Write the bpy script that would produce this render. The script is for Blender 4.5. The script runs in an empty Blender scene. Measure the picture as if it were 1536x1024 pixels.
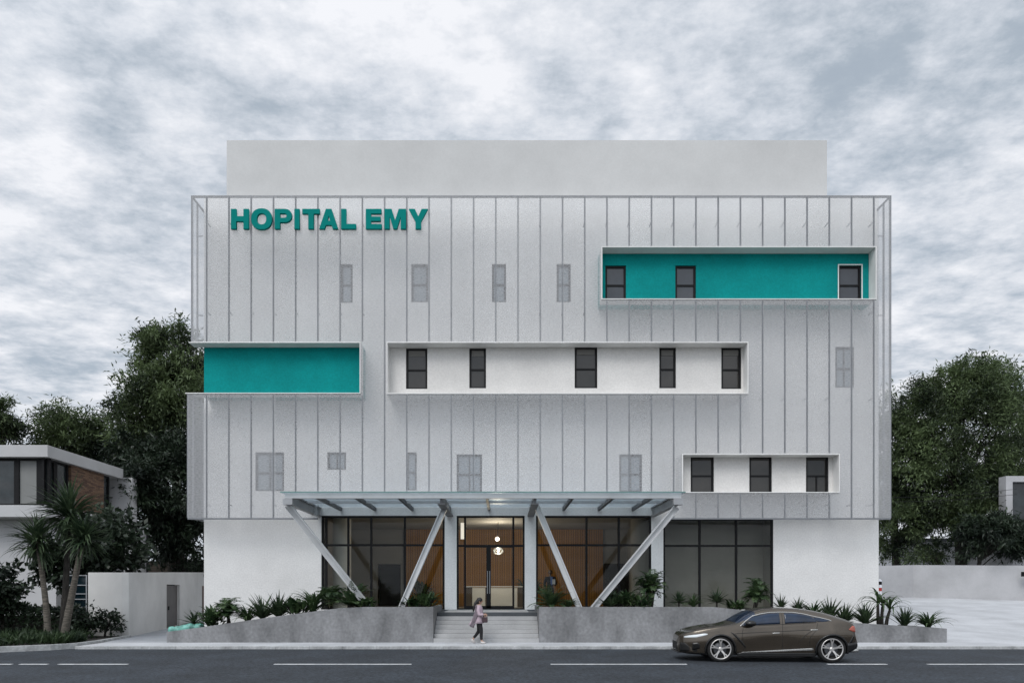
import bpy, math, random
import numpy as np
from mathutils import Vector, Matrix, noise as mnoise
R = math.radians
random.seed(7)
scene = bpy.context.scene
COL = scene.collection
# ---- survey: picture measurements turned into metres (X right, Y away from the camera, Z up; camera eye 2 m) ----
FPX, CX, HY, EYE = 1000.0, 755.0, 885.0, 2.0
def X(px, Y): return (px - CX) * Y / FPX
def Z(py, Y): return EYE - (py - HY) * Y / FPX

# ------------------------------------------------------------------ object helpers
ORG = {}
def tag(o, label=None, cat=None, group=None, kind=None):
    if label: o['label'] = label
    if cat: o['category'] = cat
    if group: o['group'] = group
    if kind: o['kind'] = kind
    return o
def thing(name, label, cat, loc=(0, 0, 0), group=None, rz=0.0):
    o = bpy.data.objects.new(name, None); COL.objects.link(o)
    o.empty_display_size = .2
    o.location = loc; o.rotation_euler = (0, 0, rz)
    ORG[o.name] = Vector(loc)
    return tag(o, label, cat, group)
def link_mesh(name, me, mats, parent=None, smooth=False, bevel=0.0):
    o = bpy.data.objects.new(name, me); COL.objects.link(o)
    for m in (mats if isinstance(mats, (list, tuple)) else [mats]):
        if m: me.materials.append(m)
    if parent is not None:
        o.parent = parent
        ORG[o.name] = ORG.get(parent.name, Vector((0, 0, 0)))
    if smooth:
        me.polygons.foreach_set('use_smooth', [True] * len(me.polygons))
    if bevel:
        b = o.modifiers.new('bevel', 'BEVEL'); b.width = bevel; b.segments = 2; b.limit_method = 'ANGLE'; b.angle_limit = R(40)
    return o
def copy_tree(o, parent=None):
    c = o.copy(); COL.objects.link(c)
    if parent is not None: c.parent = parent
    for ch in list(o.children): copy_tree(ch, c)
    return c

class MB:
    def __init__(s): s.v = []; s.f = []; s.mi = []; s.cur = 0
    def add(s, vs, fs):
        b = len(s.v); s.v += [tuple(v) for v in vs]
        for f in fs: s.f.append([i + b for i in f]); s.mi.append(s.cur)
    def quad(s, a, b, c, d): s.add([a, b, c, d], [(0, 1, 2, 3)])
    def box(s, x0, x1, y0, y1, z0, z1):
        x0, x1 = min(x0, x1), max(x0, x1); y0, y1 = min(y0, y1), max(y0, y1); z0, z1 = min(z0, z1), max(z0, z1)
        s.add([(x0,y0,z0),(x1,y0,z0),(x1,y1,z0),(x0,y1,z0),(x0,y0,z1),(x1,y0,z1),(x1,y1,z1),(x0,y1,z1)],
              [(0,3,2,1),(4,5,6,7),(0,1,5,4),(1,2,6,5),(2,3,7,6),(3,0,4,7)])
    def prism(s, poly, a0, a1, axis='z'):
        n = len(poly)
        def P(p, a):
            return {'z': (p[0], p[1], a), 'y': (p[0], a, p[1]), 'x': (a, p[0], p[1])}[axis]
        s.add([P(p, a0) for p in poly] + [P(p, a1) for p in poly],
              [tuple(range(n)), tuple(range(2*n-1, n-1, -1))] + [(i, i+n, (i+1) % n + n, (i+1) % n) for i in range(n)])
    def bar(s, p0, p1, w, h, up=(0, 0, 1)):
        p0, p1 = Vector(p0), Vector(p1); d = (p1 - p0).normalized(); up = Vector(up)
        sx = d.cross(up)
        if sx.length < 1e-4: sx = d.cross(Vector((1, 0, 0)))
        sx.normalize(); sy = sx.cross(d).normalized()
        vs = []
        for p in (p0, p1):
            for a, b in ((-1,-1),(1,-1),(1,1),(-1,1)): vs.append(p + sx*a*w/2 + sy*b*h/2)
        s.add(vs, [(0,3,2,1),(4,5,6,7),(0,1,5,4),(1,2,6,5),(2,3,7,6),(3,0,4,7)])
    def tube(s, pts, rad, n=8, cap=True):
        pts = [Vector(p) for p in pts]; m = len(pts)
        if not isinstance(rad, (list, tuple)): rad = [rad]*m
        rings = []; ref = None
        for i, p in enumerate(pts):
            d = (pts[min(i+1, m-1)] - pts[max(i-1, 0)]).normalized()
            if ref is None: ref = d.orthogonal().normalized()
            ref = (ref - d*ref.dot(d)).normalized(); q = d.cross(ref)
            rings.append([p + (ref*math.cos(2*math.pi*k/n) + q*math.sin(2*math.pi*k/n))*rad[i] for k in range(n)])
        vs = [v for r in rings for v in r]; fs = []
        for i in range(m-1):
            for k in range(n): fs.append((i*n+k, i*n+(k+1) % n, (i+1)*n+(k+1) % n, (i+1)*n+k))
        if cap: fs += [tuple(range(n-1, -1, -1)), tuple((m-1)*n+k for k in range(n))]
        s.add(vs, fs)
    def lathe(s, prof, c=(0,0,0), n=24, axis='z'):
        # prof: list of (r, h)
        vs = []; m = len(prof)
        for r, h in prof:
            for k in range(n):
                a = 2*math.pi*k/n
                p = (r*math.cos(a), r*math.sin(a), h)
                if axis == 'y': p = (p[0], h, p[1])
                vs.append((p[0]+c[0], p[1]+c[1], p[2]+c[2]))
        fs = [(i*n+k, i*n+(k+1) % n, (i+1)*n+(k+1) % n, (i+1)*n+k) for i in range(m-1) for k in range(n)]
        s.add(vs, fs)
    def ball(s, c, r, sx=1, sy=1, sz=1, n=12, m=8):
        prof = [(max(1e-4, math.sin(math.pi*i/m)), -math.cos(math.pi*i/m)) for i in range(m+1)]
        vs = []
        for rr, h in prof:
            for k in range(n):
                a = 2*math.pi*k/n
                vs.append((c[0]+rr*math.cos(a)*r*sx, c[1]+rr*math.sin(a)*r*sy, c[2]+h*r*sz))
        s.add(vs, [(i*n+k, i*n+(k+1) % n, (i+1)*n+(k+1) % n, (i+1)*n+k) for i in range(m) for k in range(n)])
    def build(s, name, mats, parent=None, smooth=False, bevel=0.0, fix=False):
        o = ORG.get(parent.name, Vector((0,0,0))) if parent is not None else Vector((0,0,0))
        me = bpy.data.meshes.new(name)
        me.from_pydata([(v[0]-o.x, v[1]-o.y, v[2]-o.z) for v in s.v], [], s.f)
        me.validate()
        if any(s.mi) and len(me.polygons) == len(s.mi): me.polygons.foreach_set('material_index', s.mi)
        me.update()
        if fix:
            import bmesh
            bm = bmesh.new(); bm.from_mesh(me); bmesh.ops.recalc_face_normals(bm, faces=bm.faces[:]); bm.to_mesh(me); bm.free()
        return link_mesh(name, me, mats, parent, smooth, bevel)

def holed_wall(mb, x0, x1, z0, z1, holes, y, reveal=0.2, extra_x=(), outline=None):
    """front sheet at y facing -Y, minus rectangular holes (x0,x1,z0,z1), with reveals going back"""
    xs = sorted({x0, x1, *[h[0] for h in holes], *[h[1] for h in holes], *extra_x}); xs = [x for x in xs if x0-1e-6 <= x <= x1+1e-6]
    zs = sorted({z0, z1, *[h[2] for h in holes], *[h[3] for h in holes]}); zs = [z for z in zs if z0-1e-6 <= z <= z1+1e-6]
    inside = lambda cx, cz: any(h[0] < cx < h[1] and h[2] < cz < h[3] for h in holes)
    for i in range(len(xs)-1):
        for k in range(len(zs)-1):
            if inside((xs[i]+xs[i+1])/2, (zs[k]+zs[k+1])/2): continue
            a, b, c, d = xs[i], xs[i+1], zs[k], zs[k+1]
            mb.quad((a,y,c),(b,y,c),(b,y,d),(a,y,d))
    if reveal:
        for (a, b, c, d) in holes:
            a, b, c, d = max(a,x0), min(b,x1), max(c,z0), min(d,z1)
            mb.quad((a,y,c),(a,y+reveal,c),(a,y+reveal,d),(a,y,d))
            mb.quad((b,y,c),(b,y,d),(b,y+reveal,d),(b,y+reveal,c))
            mb.quad((a,y,d),(a,y+reveal,d),(b,y+reveal,d),(b,y,d))
            mb.quad((a,y,c),(b,y,c),(b,y+reveal,c),(a,y+reveal,c))

# ------------------------------------------------------------------ materials
def newmat(name):
    m = bpy.data.materials.new(name); m.use_nodes = True
    nt = m.node_tree
    return m, nt, nt.nodes, nt.links, nt.nodes['Principled BSDF']
def pbr(name, col, rough=.6, var=.12, scale=3.0, detail=6, bump=0.0, bscale=60.0, metal=0.0, spec=.5, coat=0.0,
        col2=None, stretch=None, fine=0.0, fscale=200.0):
    m, nt, N, L, B = newmat(name)
    tc = N.new('ShaderNodeTexCoord'); src = tc.outputs['Object']
    if stretch:
        mp = N.new('ShaderNodeMapping'); mp.inputs['Scale'].default_value = stretch
        L.new(src, mp.inputs['Vector']); vec = mp.outputs['Vector']
    else: vec = src
    c2 = col2 or tuple(max(0, c*(1-2.2*var)) for c in col)
    c1 = tuple(min(1, c*(1+.6*var)) for c in col)
    n1 = N.new('ShaderNodeTexNoise'); n1.inputs['Scale'].default_value = scale; n1.inputs['Detail'].default_value = detail; n1.inputs['Roughness'].default_value = .62
    L.new(vec, n1.inputs['Vector'])
    rp = N.new('ShaderNodeValToRGB'); rp.color_ramp.elements[0].position = .32; rp.color_ramp.elements[1].position = .66
    rp.color_ramp.elements[0].color = (*c2, 1); rp.color_ramp.elements[1].color = (*c1, 1)
    L.new(n1.outputs['Fac'], rp.inputs['Fac']); out = rp.outputs['Color']
    if fine:
        n3 = N.new('ShaderNodeTexNoise'); n3.inputs['Scale'].default_value = fscale; n3.inputs['Detail'].default_value = 3
        L.new(src, n3.inputs['Vector'])
        mr = N.new('ShaderNodeMapRange'); mr.inputs['From Min'].default_value = .3; mr.inputs['From Max'].default_value = .7
        mr.inputs['To Min'].default_value = 1-fine; mr.inputs['To Max'].default_value = 1+fine
        L.new(n3.outputs['Fac'], mr.inputs['Value'])
        mx = N.new('ShaderNodeMix'); mx.data_type = 'RGBA'; mx.blend_type = 'MULTIPLY'; mx.inputs['Factor'].default_value = 1
        L.new(out, mx.inputs[6]); L.new(mr.outputs['Result'], mx.inputs[7]); out = mx.outputs[2]
    L.new(out, B.inputs['Base Color'])
    B.inputs['Roughness'].default_value = rough; B.inputs['Metallic'].default_value = metal
    B.inputs['Specular IOR Level'].default_value = spec
    if coat: B.inputs['Coat Weight'].default_value = coat; B.inputs['Coat Roughness'].default_value = .04
    if bump:
        n2 = N.new('ShaderNodeTexNoise'); n2.inputs['Scale'].default_value = bscale; n2.inputs['Detail'].default_value = 4
        L.new(src, n2.inputs['Vector'])
        bp = N.new('ShaderNodeBump'); bp.inputs['Strength'].default_value = bump; bp.inputs['Distance'].default_value = .02
        L.new(n2.outputs['Fac'], bp.inputs['Height']); L.new(bp.outputs['Normal'], B.inputs['Normal'])
    return m
def leafmat(name, dark, light, scale=.5, trans=.2, rough=.55):
    m, nt, N, L, B = newmat(name)
    tc = N.new('ShaderNodeTexCoord')
    n1 = N.new('ShaderNodeTexNoise'); n1.inputs['Scale'].default_value = scale; n1.inputs['Detail'].default_value = 3
    L.new(tc.outputs['Object'], n1.inputs['Vector'])
    n2 = N.new('ShaderNodeTexNoise'); n2.inputs['Scale'].default_value = scale*14; L.new(tc.outputs['Object'], n2.inputs['Vector'])
    ad = N.new('ShaderNodeMath'); ad.operation = 'MULTIPLY_ADD'; ad.inputs[1].default_value = .6; L.new(n2.outputs['Fac'], ad.inputs[0]); 
    sb = N.new('ShaderNodeMath'); sb.operation = 'ADD'; sb.inputs[1].default_value = -.3; L.new(n1.outputs['Fac'], sb.inputs[0]); L.new(sb.outputs[0], ad.inputs[2])
    rp = N.new('ShaderNodeValToRGB'); rp.color_ramp.elements[0].position = .36; rp.color_ramp.elements[1].position = .68
    rp.color_ramp.elements[0].color = (*dark, 1); rp.color_ramp.elements[1].color = (*light, 1)
    L.new(ad.outputs[0], rp.inputs['Fac']); L.new(rp.outputs['Color'], B.inputs['Base Color'])
    B.inputs['Roughness'].default_value = rough; B.inputs['Specular IOR Level'].default_value = .35
    if trans:
        t = N.new('ShaderNodeBsdfTranslucent'); L.new(rp.outputs['Color'], t.inputs['Color'])
        mx = N.new('ShaderNodeMixShader'); mx.inputs[0].default_value = trans
        L.new(B.outputs[0], mx.inputs[1]); L.new(t.outputs[0], mx.inputs[2]); L.new(mx.outputs[0], N['Material Output'].inputs['Surface'])
    return m
def glassmat(name, tint=(.6, .62, .62), gain=1.0, rough=0.0, ior=1.5):
    m, nt, N, L, B = newmat(name); N.remove(B)
    t = N.new('ShaderNodeBsdfTransparent'); t.inputs['Color'].default_value = (*tint, 1)
    g = N.new('ShaderNodeBsdfGlossy'); g.inputs['Roughness'].default_value = rough; g.inputs['Color'].default_value = (.95,.97,1,1)
    f = N.new('ShaderNodeFresnel'); f.inputs['IOR'].default_value = ior
    k = N.new('ShaderNodeMath'); k.operation = 'MULTIPLY'; k.inputs[1].default_value = gain; k.use_clamp = True
    L.new(f.outputs[0], k.inputs[0])
    mx = N.new('ShaderNodeMixShader'); L.new(k.outputs[0], mx.inputs[0]); L.new(t.outputs[0], mx.inputs[1]); L.new(g.outputs[0], mx.inputs[2])
    L.new(mx.outputs[0], N['Material Output'].inputs['Surface'])
    return m
def emit(name, col, strength):
    m, nt, N, L, B = newmat(name)
    B.inputs['Base Color'].default_value = (*col, 1); B.inputs['Emission Color'].default_value = (*col, 1); B.inputs['Emission Strength'].default_value = strength
    return m

M = {}
M['stucco'] = pbr('stucco', (.78,.775,.765), .85, .05, .5, bump=.25, bscale=30, fine=.07, fscale=16)
M['penthouse'] = pbr('penthouse_render', (.585,.585,.58), .85, .05, .3, bump=.2, bscale=40, fine=.025, fscale=14)
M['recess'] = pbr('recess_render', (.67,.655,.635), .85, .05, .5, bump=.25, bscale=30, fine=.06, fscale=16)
M['teal'] = pbr('teal_render', (.002,.245,.24), .9, .08, .6, bump=.25, bscale=30, fine=.10, fscale=14, spec=.15)
M['reveal'] = pbr('white_metal', (.74,.735,.72), .5, .04, 1.5)
M['black'] = pbr('black_metal', (.008,.008,.009), .6, .1, 4, spec=.2)
M['steel'] = pbr('grey_steel', (.33,.34,.355), .5, .08, 2, metal=.2)
M['darksteel'] = pbr('dark_steel', (.12,.125,.135), .5, .1, 2, metal=.3)
M['lightsteel'] = pbr('light_steel', (.58,.59,.60), .5, .06, 1.2, bump=.1, bscale=20)
M['pane'] = pbr('dark_pane', (.036,.034,.031), .06, .08, 1.2, spec=.5)
M['panemesh'] = pbr('pale_pane', (.24,.28,.31), .12, .08, 1.2, spec=.5)
M['paneblue'] = pbr('slate_pane', (.05,.056,.066), .08, .08, 1.2, spec=.5)
M['blind'] = pbr('blind', (.16,.155,.145), .8, .05, 3)  # paler tone painting the reveal shading at the window heads
M['conc'] = pbr('raw_concrete', (.215,.217,.222), .8, .22, 1.1, detail=11, bump=.2, bscale=18, fine=.15, fscale=9, stretch=(1,1,.5))
M['step'] = pbr('step_stone', (.40,.40,.40), .75, .08, 1.2, bump=.15, bscale=40, fine=.08, fscale=40)
M['darkstone'] = pbr('dark_stone', (.06,.068,.075), .6, .12, 2)
M['soil'] = pbr('soil', (.035,.03,.026), .95, .25, 6, bump=.8, bscale=25)
M['wood'] = None
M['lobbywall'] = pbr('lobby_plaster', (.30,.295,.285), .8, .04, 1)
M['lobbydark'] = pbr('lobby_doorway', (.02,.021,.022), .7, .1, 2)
M['lobbyfloor'] = pbr('lobby_floor', (.45,.43,.40), .25, .06, 1)
M['white'] = pbr('white_laminate', (.75,.74,.71), .4, .03, 2)
M['walnut'] = pbr('walnut', (.10,.075,.055), .5, .2, 2, stretch=(10, 10, 1))
M['asphalt'] = pbr('asphalt', (.028,.035,.045), .82, .2, .6, bump=.6, bscale=60, fine=.75, fscale=13)
M['line'] = pbr('road_paint', (.70,.71,.72), .7, .14, 3, fine=.1, fscale=40)
M['pave'] = pbr('light_paving', (.50,.51,.53), .8, .1, .5, bump=.2, bscale=50, fine=.1, fscale=25)
M['drive'] = pbr('drive_paving', (.36,.375,.40), .8, .12, .5, bump=.3, bscale=50, fine=.14, fscale=22)
M['ground'] = pbr('ground', (.10,.10,.08), .95, .2, .3, fine=.2, fscale=9)
M['kerb'] = pbr('kerb_stone', (.44,.45,.45), .85, .18, 2, fine=.15, fscale=14, bump=.3, bscale=25)
M['wallplain'] = pbr('white_boundary', (.66,.655,.64), .85, .08, .4, bump=.25, bscale=40, fine=.06, fscale=50)
M['wallgrey'] = pbr('grey_boundary', (.42,.42,.43), .85, .1, .4, bump=.25, bscale=30, fine=.07, fscale=30)
M['housewhite'] = pbr('house_white', (.50,.50,.51), .85, .05, .4, fine=.05, fscale=40)
M['roofgrey'] = pbr('roof_fascia', (.46,.46,.465), .7, .05, .6)
M['bark'] = pbr('bark', (.045,.04,.034), .95, .35, 6, stretch=(3,3,.7), bump=.8, bscale=14)
M['palebark'] = pbr('pale_bark', (.13,.115,.095), .95, .4, 5, stretch=(1,1,9), bump=.8, bscale=14)
M['leafA'] = leafmat('tree_leaf', (.011,.020,.012), (.145,.20,.085), .33, .3)
M['leafB'] = leafmat('dark_leaf', (.008,.014,.010), (.034,.054,.029), .6, .15, .45)
M['leafC'] = leafmat('plant_leaf', (.018,.042,.018), (.085,.135,.052), 2.0, .18, .42)
M['leafD'] = leafmat('strap_leaf', (.020,.038,.020), (.085,.125,.062), 2.0, .15, .42)
M['grass'] = leafmat('ground_cover', (.012,.026,.012), (.045,.075,.03), 1.2, .2)
M['glass'] = glassmat('clear_glass', (.86,.865,.84), .28)
M['canopyglass'] = glassmat('canopy_glass', (.84,.90,.93), .5, .35)
M['greenedge'] = pbr('green_glass_edge', (.10,.22,.20), .2, .05, 2)
M['bulb'] = emit('lamp_glow', (1,.93,.82), 1.1)
M['strip'] = emit('strip_glow', (1,.98,.95), .6)  # glow for the imitated bright reflection in the lobby glass
M['tarp'] = pbr('teal_plastic', (.16,.42,.36), .5, .3, 5, bump=.5, bscale=9)
M['skin'] = pbr('skin', (.42,.26,.19), .6, .06, 8)
M['skin2'] = pbr('brown_skin', (.10,.06,.045), .6, .06, 8)
M['hair'] = pbr('black_hair', (.010,.009,.009), .5, .2, 20)
M['trouser'] = pbr('black_cloth', (.012,.012,.014), .85, .15, 10)
M['pink'] = pbr('pink_cloth', (.47,.37,.42), .9, .12, 6, bump=.3, bscale=40)
M['mauve'] = pbr('mauve_cloth', (.20,.165,.19), .9, .15, 8, bump=.3, bscale=40)
M['bagm'] = pbr('maroon_leather', (.055,.03,.038), .5, .15, 8)
M['shoe'] = pbr('pale_shoe', (.55,.52,.50), .7, .08, 8)
M['suit'] = pbr('navy_suit', (.010,.011,.017), .85, .1, 8)
M['shirt'] = pbr('blue_shirt', (.10,.19,.50), .8, .08, 8)
M['paper'] = pbr('paper', (.75,.76,.8), .7, .03, 8)
M['red'] = pbr('red_paint', (.42,.03,.02), .5, .08, 8)

def slatmat(name, c1, c2, freq, axis=0, gap=.2):
    """narrow boards with dark joints, in object space"""
    m, nt, N, L, B = newmat(name)
    tc = N.new('ShaderNodeTexCoord'); sp = N.new('ShaderNodeSeparateXYZ'); L.new(tc.outputs['Object'], sp.inputs[0])
    mu = N.new('ShaderNodeMath'); mu.operation = 'MULTIPLY'; mu.inputs[1].default_value = freq; L.new(sp.outputs[axis], mu.inputs[0])
    fr = N.new('ShaderNodeMath'); fr.operation = 'FRACT'; L.new(mu.outputs[0], fr.inputs[0])
    fl = N.new('ShaderNodeMath'); fl.operation = 'FLOOR'; L.new(mu.outputs[0], fl.inputs[0])
    wn = N.new('ShaderNodeTexWhiteNoise'); wn.noise_dimensions = '1D'; L.new(fl.outputs[0], wn.inputs['W'])
    nz = N.new('ShaderNodeTexNoise'); nz.inputs['Scale'].default_value = 2.5; nz.inputs['Detail'].default_value = 6
    L.new(tc.outputs['Object'], nz.inputs['Vector'])
    av = N.new('ShaderNodeMath'); av.operation = 'ADD'; L.new(wn.outputs['Value'], av.inputs[0]); L.new(nz.outputs['Fac'], av.inputs[1])
    hv = N.new('ShaderNodeMath'); hv.operation = 'MULTIPLY'; hv.inputs[1].default_value = .5; L.new(av.outputs[0], hv.inputs[0])
    mx = N.new('ShaderNodeMix'); mx.data_type = 'RGBA'; L.new(hv.outputs[0], mx.inputs['Factor'])
    mx.inputs[6].default_value = (*c1, 1); mx.inputs[7].default_value = (*c2, 1)
    gt = N.new('ShaderNodeMath'); gt.operation = 'LESS_THAN'; gt.inputs[1].default_value = gap; L.new(fr.outputs[0], gt.inputs[0])
    m2 = N.new('ShaderNodeMix'); m2.data_type = 'RGBA'; L.new(gt.outputs[0], m2.inputs['Factor']); L.new(mx.outputs[2], m2.inputs[6])
    m2.inputs[7].default_value = (c1[0]*.58, c1[1]*.58, c1[2]*.58, 1)
    L.new(m2.outputs[2], B.inputs['Base Color']); B.inputs['Roughness'].default_value = .55
    return m
M['wood'] = slatmat('wood_slats', (.31,.13,.012), (.43,.20,.022), 8.0, 0, .28)
M['fencewood'] = slatmat('dark_boards', (.055,.045,.036), (.10,.08,.065), 7.0, 2, .15)

def brickmat(name):
    m, nt, N, L, B = newmat(name)
    tc = N.new('ShaderNodeTexCoord'); sp = N.new('ShaderNodeSeparateXYZ'); L.new(tc.outputs['Object'], sp.inputs[0])
    cb = N.new('ShaderNodeCombineXYZ'); L.new(sp.outputs[1], cb.inputs[0]); L.new(sp.outputs[2], cb.inputs[1])
    br = N.new('ShaderNodeTexBrick'); br.inputs['Scale'].default_value = 5.0
    br.inputs['Color1'].default_value = (.22,.13,.08,1); br.inputs['Color2'].default_value = (.09,.05,.035,1); br.inputs['Mortar'].default_value = (.03,.026,.022,1)
    br.inputs['Mortar Size'].default_value = .03; br.inputs['Brick Width'].default_value = 1.6; br.inputs['Row Height'].default_value = .34
    L.new(cb.outputs[0], br.inputs['Vector']); L.new(br.outputs['Color'], B.inputs['Base Color']); B.inputs['Roughness'].default_value = .85
    bp = N.new('ShaderNodeBump'); bp.inputs['Strength'].default_value = .6; bp.inputs['Distance'].default_value = .03
    L.new(br.outputs['Fac'], bp.inputs['Height']); bp.invert = True; L.new(bp.outputs['Normal'], B.inputs['Normal'])
    return m
M['brick'] = brickmat('thin_brick')

def meshmat(name, cover=.66):
    """woven metal cloth: threads and holes finer than a pixel from the street, so a fine weave around a mean cover"""
    m, nt, N, L, B = newmat(name)
    tc = N.new('ShaderNodeTexCoord')
    B.inputs['Base Color'].default_value = (.53,.535,.55,1); B.inputs['Roughness'].default_value = .55; B.inputs['Metallic'].default_value = 0.0
    mp = N.new('ShaderNodeMapping'); mp.inputs['Scale'].default_value = (9, 9, 26); L.new(tc.outputs['Object'], mp.inputs['Vector'])
    nz = N.new('ShaderNodeTexNoise'); nz.inputs['Scale'].default_value = 1.0; nz.inputs['Detail'].default_value = 4; L.new(mp.outputs[0], nz.inputs['Vector'])
    big = N.new('ShaderNodeTexNoise'); big.inputs['Scale'].default_value = .25; big.inputs['Detail'].default_value = 3; L.new(tc.outputs['Object'], big.inputs['Vector'])
    # each sheet of cloth differs slightly
    sp = N.new('ShaderNodeSeparateXYZ'); L.new(tc.outputs['Object'], sp.inputs[0])
    dv = N.new('ShaderNodeMath'); dv.operation = 'MULTIPLY'; dv.inputs[1].default_value = 1/.9435; L.new(sp.outputs[0], dv.inputs[0])
    of = N.new('ShaderNodeMath'); of.operation = 'ADD'; of.inputs[1].default_value = .04; L.new(dv.outputs[0], of.inputs[0])
    fl = N.new('ShaderNodeMath'); fl.operation = 'FLOOR'; L.new(of.outputs[0], fl.inputs[0])
    wn = N.new('ShaderNodeTexWhiteNoise'); wn.noise_dimensions = '1D'; L.new(fl.outputs[0], wn.inputs['W'])
    a = N.new('ShaderNodeMapRange'); a.inputs['From Min'].default_value = .3; a.inputs['From Max'].default_value = .7; a.inputs['To Min'].default_value = -.09; a.inputs['To Max'].default_value = .09; L.new(nz.outputs['Fac'], a.inputs['Value'])
    b = N.new('ShaderNodeMapRange'); b.inputs['To Min'].default_value = cover-.05; b.inputs['To Max'].default_value = cover+.05; L.new(big.outputs['Fac'], b.inputs['Value'])
    c = N.new('ShaderNodeMapRange'); c.inputs['To Min'].default_value = -.04; c.inputs['To Max'].default_value = .04; L.new(wn.outputs['Value'], c.inputs['Value'])
    s1 = N.new('ShaderNodeMath'); s1.operation = 'ADD'; L.new(a.outputs[0], s1.inputs[0]); L.new(b.outputs[0], s1.inputs[1])
    s2 = N.new('ShaderNodeMath'); s2.operation = 'ADD'; s2.use_clamp = True; L.new(s1.outputs[0], s2.inputs[0]); L.new(c.outputs[0], s2.inputs[1])
    t = N.new('ShaderNodeBsdfTransparent')
    mx = N.new('ShaderNodeMixShader'); L.new(s2.outputs[0], mx.inputs[0]); L.new(t.outputs[0], mx.inputs[1]); L.new(B.outputs[0], mx.inputs[2])
    L.new(mx.outputs[0], N['Material Output'].inputs['Surface'])
    return m
M['mesh'] = meshmat('metal_cloth', .425)
M['sidemesh'] = meshmat('metal_cloth_side', .30)

# ------------------------------------------------------------------ camera, sky, sun
cam = bpy.data.cameras.new('camera'); co = bpy.data.objects.new('camera', cam); COL.objects.link(co)
co.location = (0, 0, EYE); co.rotation_euler = (R(90), 0, 0)
cam.sensor_width = 36; cam.sensor_fit = 'HORIZONTAL'; cam.lens = 36*FPX/1536
cam.shift_x = (768-CX)/1536; cam.shift_y = (HY-512)/1536
cam.clip_end = 3000; cam.clip_start = .1
scene.camera = co
SUN_EL, SUN_AZ = 50.0, 205.0      # azimuth clockwise from +Y: behind the camera, to the left
sd = Vector((math.sin(R(SUN_AZ))*math.cos(R(SUN_EL)), math.cos(R(SUN_AZ))*math.cos(R(SUN_EL)), math.sin(R(SUN_EL))))
sl = bpy.data.lights.new('sun', 'SUN'); sl.energy = 1.5; sl.angle = R(28); sl.color = (1, .97, .93)
so = bpy.data.objects.new('sun', sl); COL.objects.link(so); so.rotation_euler = (-sd).to_track_quat('-Z', 'Y').to_euler(); so.location = (0, -20, 60)

w = bpy.data.worlds.new('World'); scene.world = w; w.use_nodes = True
nt = w.node_tree; N, L = nt.nodes, nt.links
bg = N['Background']; bg.inputs['Strength'].default_value = .1
sky = N.new('ShaderNodeTexSky'); sky.sky_type = 'NISHITA'; sky.sun_disc = False; sky.sun_elevation = R(SUN_EL); sky.sun_rotation = R(SUN_AZ)
tc = N.new('ShaderNodeTexCoord'); sp = N.new('ShaderNodeSeparateXYZ'); L.new(tc.outputs['Generated'], sp.inputs[0])
def math_(op, a, b=None, clamp=False):
    n = N.new('ShaderNodeMath'); n.operation = op; n.use_clamp = clamp
    for i, v in enumerate((a, b)):
        if v is None: continue
        if isinstance(v, (int, float)): n.inputs[i].default_value = v
        else: L.new(v, n.inputs[i])
    return n.outputs[0]
zz = math_('MAXIMUM', sp.outputs[2], 0.0); zo = math_('ADD', zz, .10)
cb = N.new('ShaderNodeCombineXYZ'); L.new(math_('DIVIDE', sp.outputs[0], zo), cb.inputs[0]); L.new(math_('DIVIDE', sp.outputs[1], zo), cb.inputs[1])
def cloud(scale, detail, rough, off, dist=0.0, sx=1.0):
    mp = N.new('ShaderNodeMapping'); mp.inputs['Location'].default_value = off; mp.inputs['Scale'].default_value = (sx, 1, 1); L.new(cb.outputs[0], mp.inputs['Vector'])
    n = N.new('ShaderNodeTexNoise'); n.inputs['Scale'].default_value = scale; n.inputs['Detail'].default_value = detail; n.inputs['Roughness'].default_value = rough; n.inputs['Distortion'].default_value = dist
    L.new(mp.outputs[0], n.inputs['Vector']); return n.outputs['Fac']
c1 = cloud(2.4, 9, .6, (3.1, 1.7, 0), .0, .75)
c2 = cloud(10.5, 8, .68, (1.3, 8.2, 2), .0, .8)
c3 = cloud(1.0, 3, .5, (4.3, 8.2, 4), 0, .7)
# ridged billows: thin blue grey gaps between rounded clumps
rdg = math_('MULTIPLY', math_('ABSOLUTE', math_('SUBTRACT', cloud(5.2, 5, .55, (4.4, 2.9, 1), .0, .75), .5)), 2.6)
mixv = math_('ADD', math_('ADD', math_('MULTIPLY', c1, .40), math_('MULTIPLY', c2, .26)), math_('ADD', math_('MULTIPLY', c3, .22), math_('MULTIPLY', rdg, .16)))
rp = N.new('ShaderNodeValToRGB'); e = rp.color_ramp.elements
e[0].position = .39; e[0].color = (4.7, 5.35, 6.05, 1); e[1].position = .55; e[1].color = (9.0, 9.15, 9.6, 1)
em = rp.color_ramp.elements.new(.465); em.color = (6.5, 6.95, 7.65, 1)
L.new(mixv, rp.inputs['Fac'])
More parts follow.
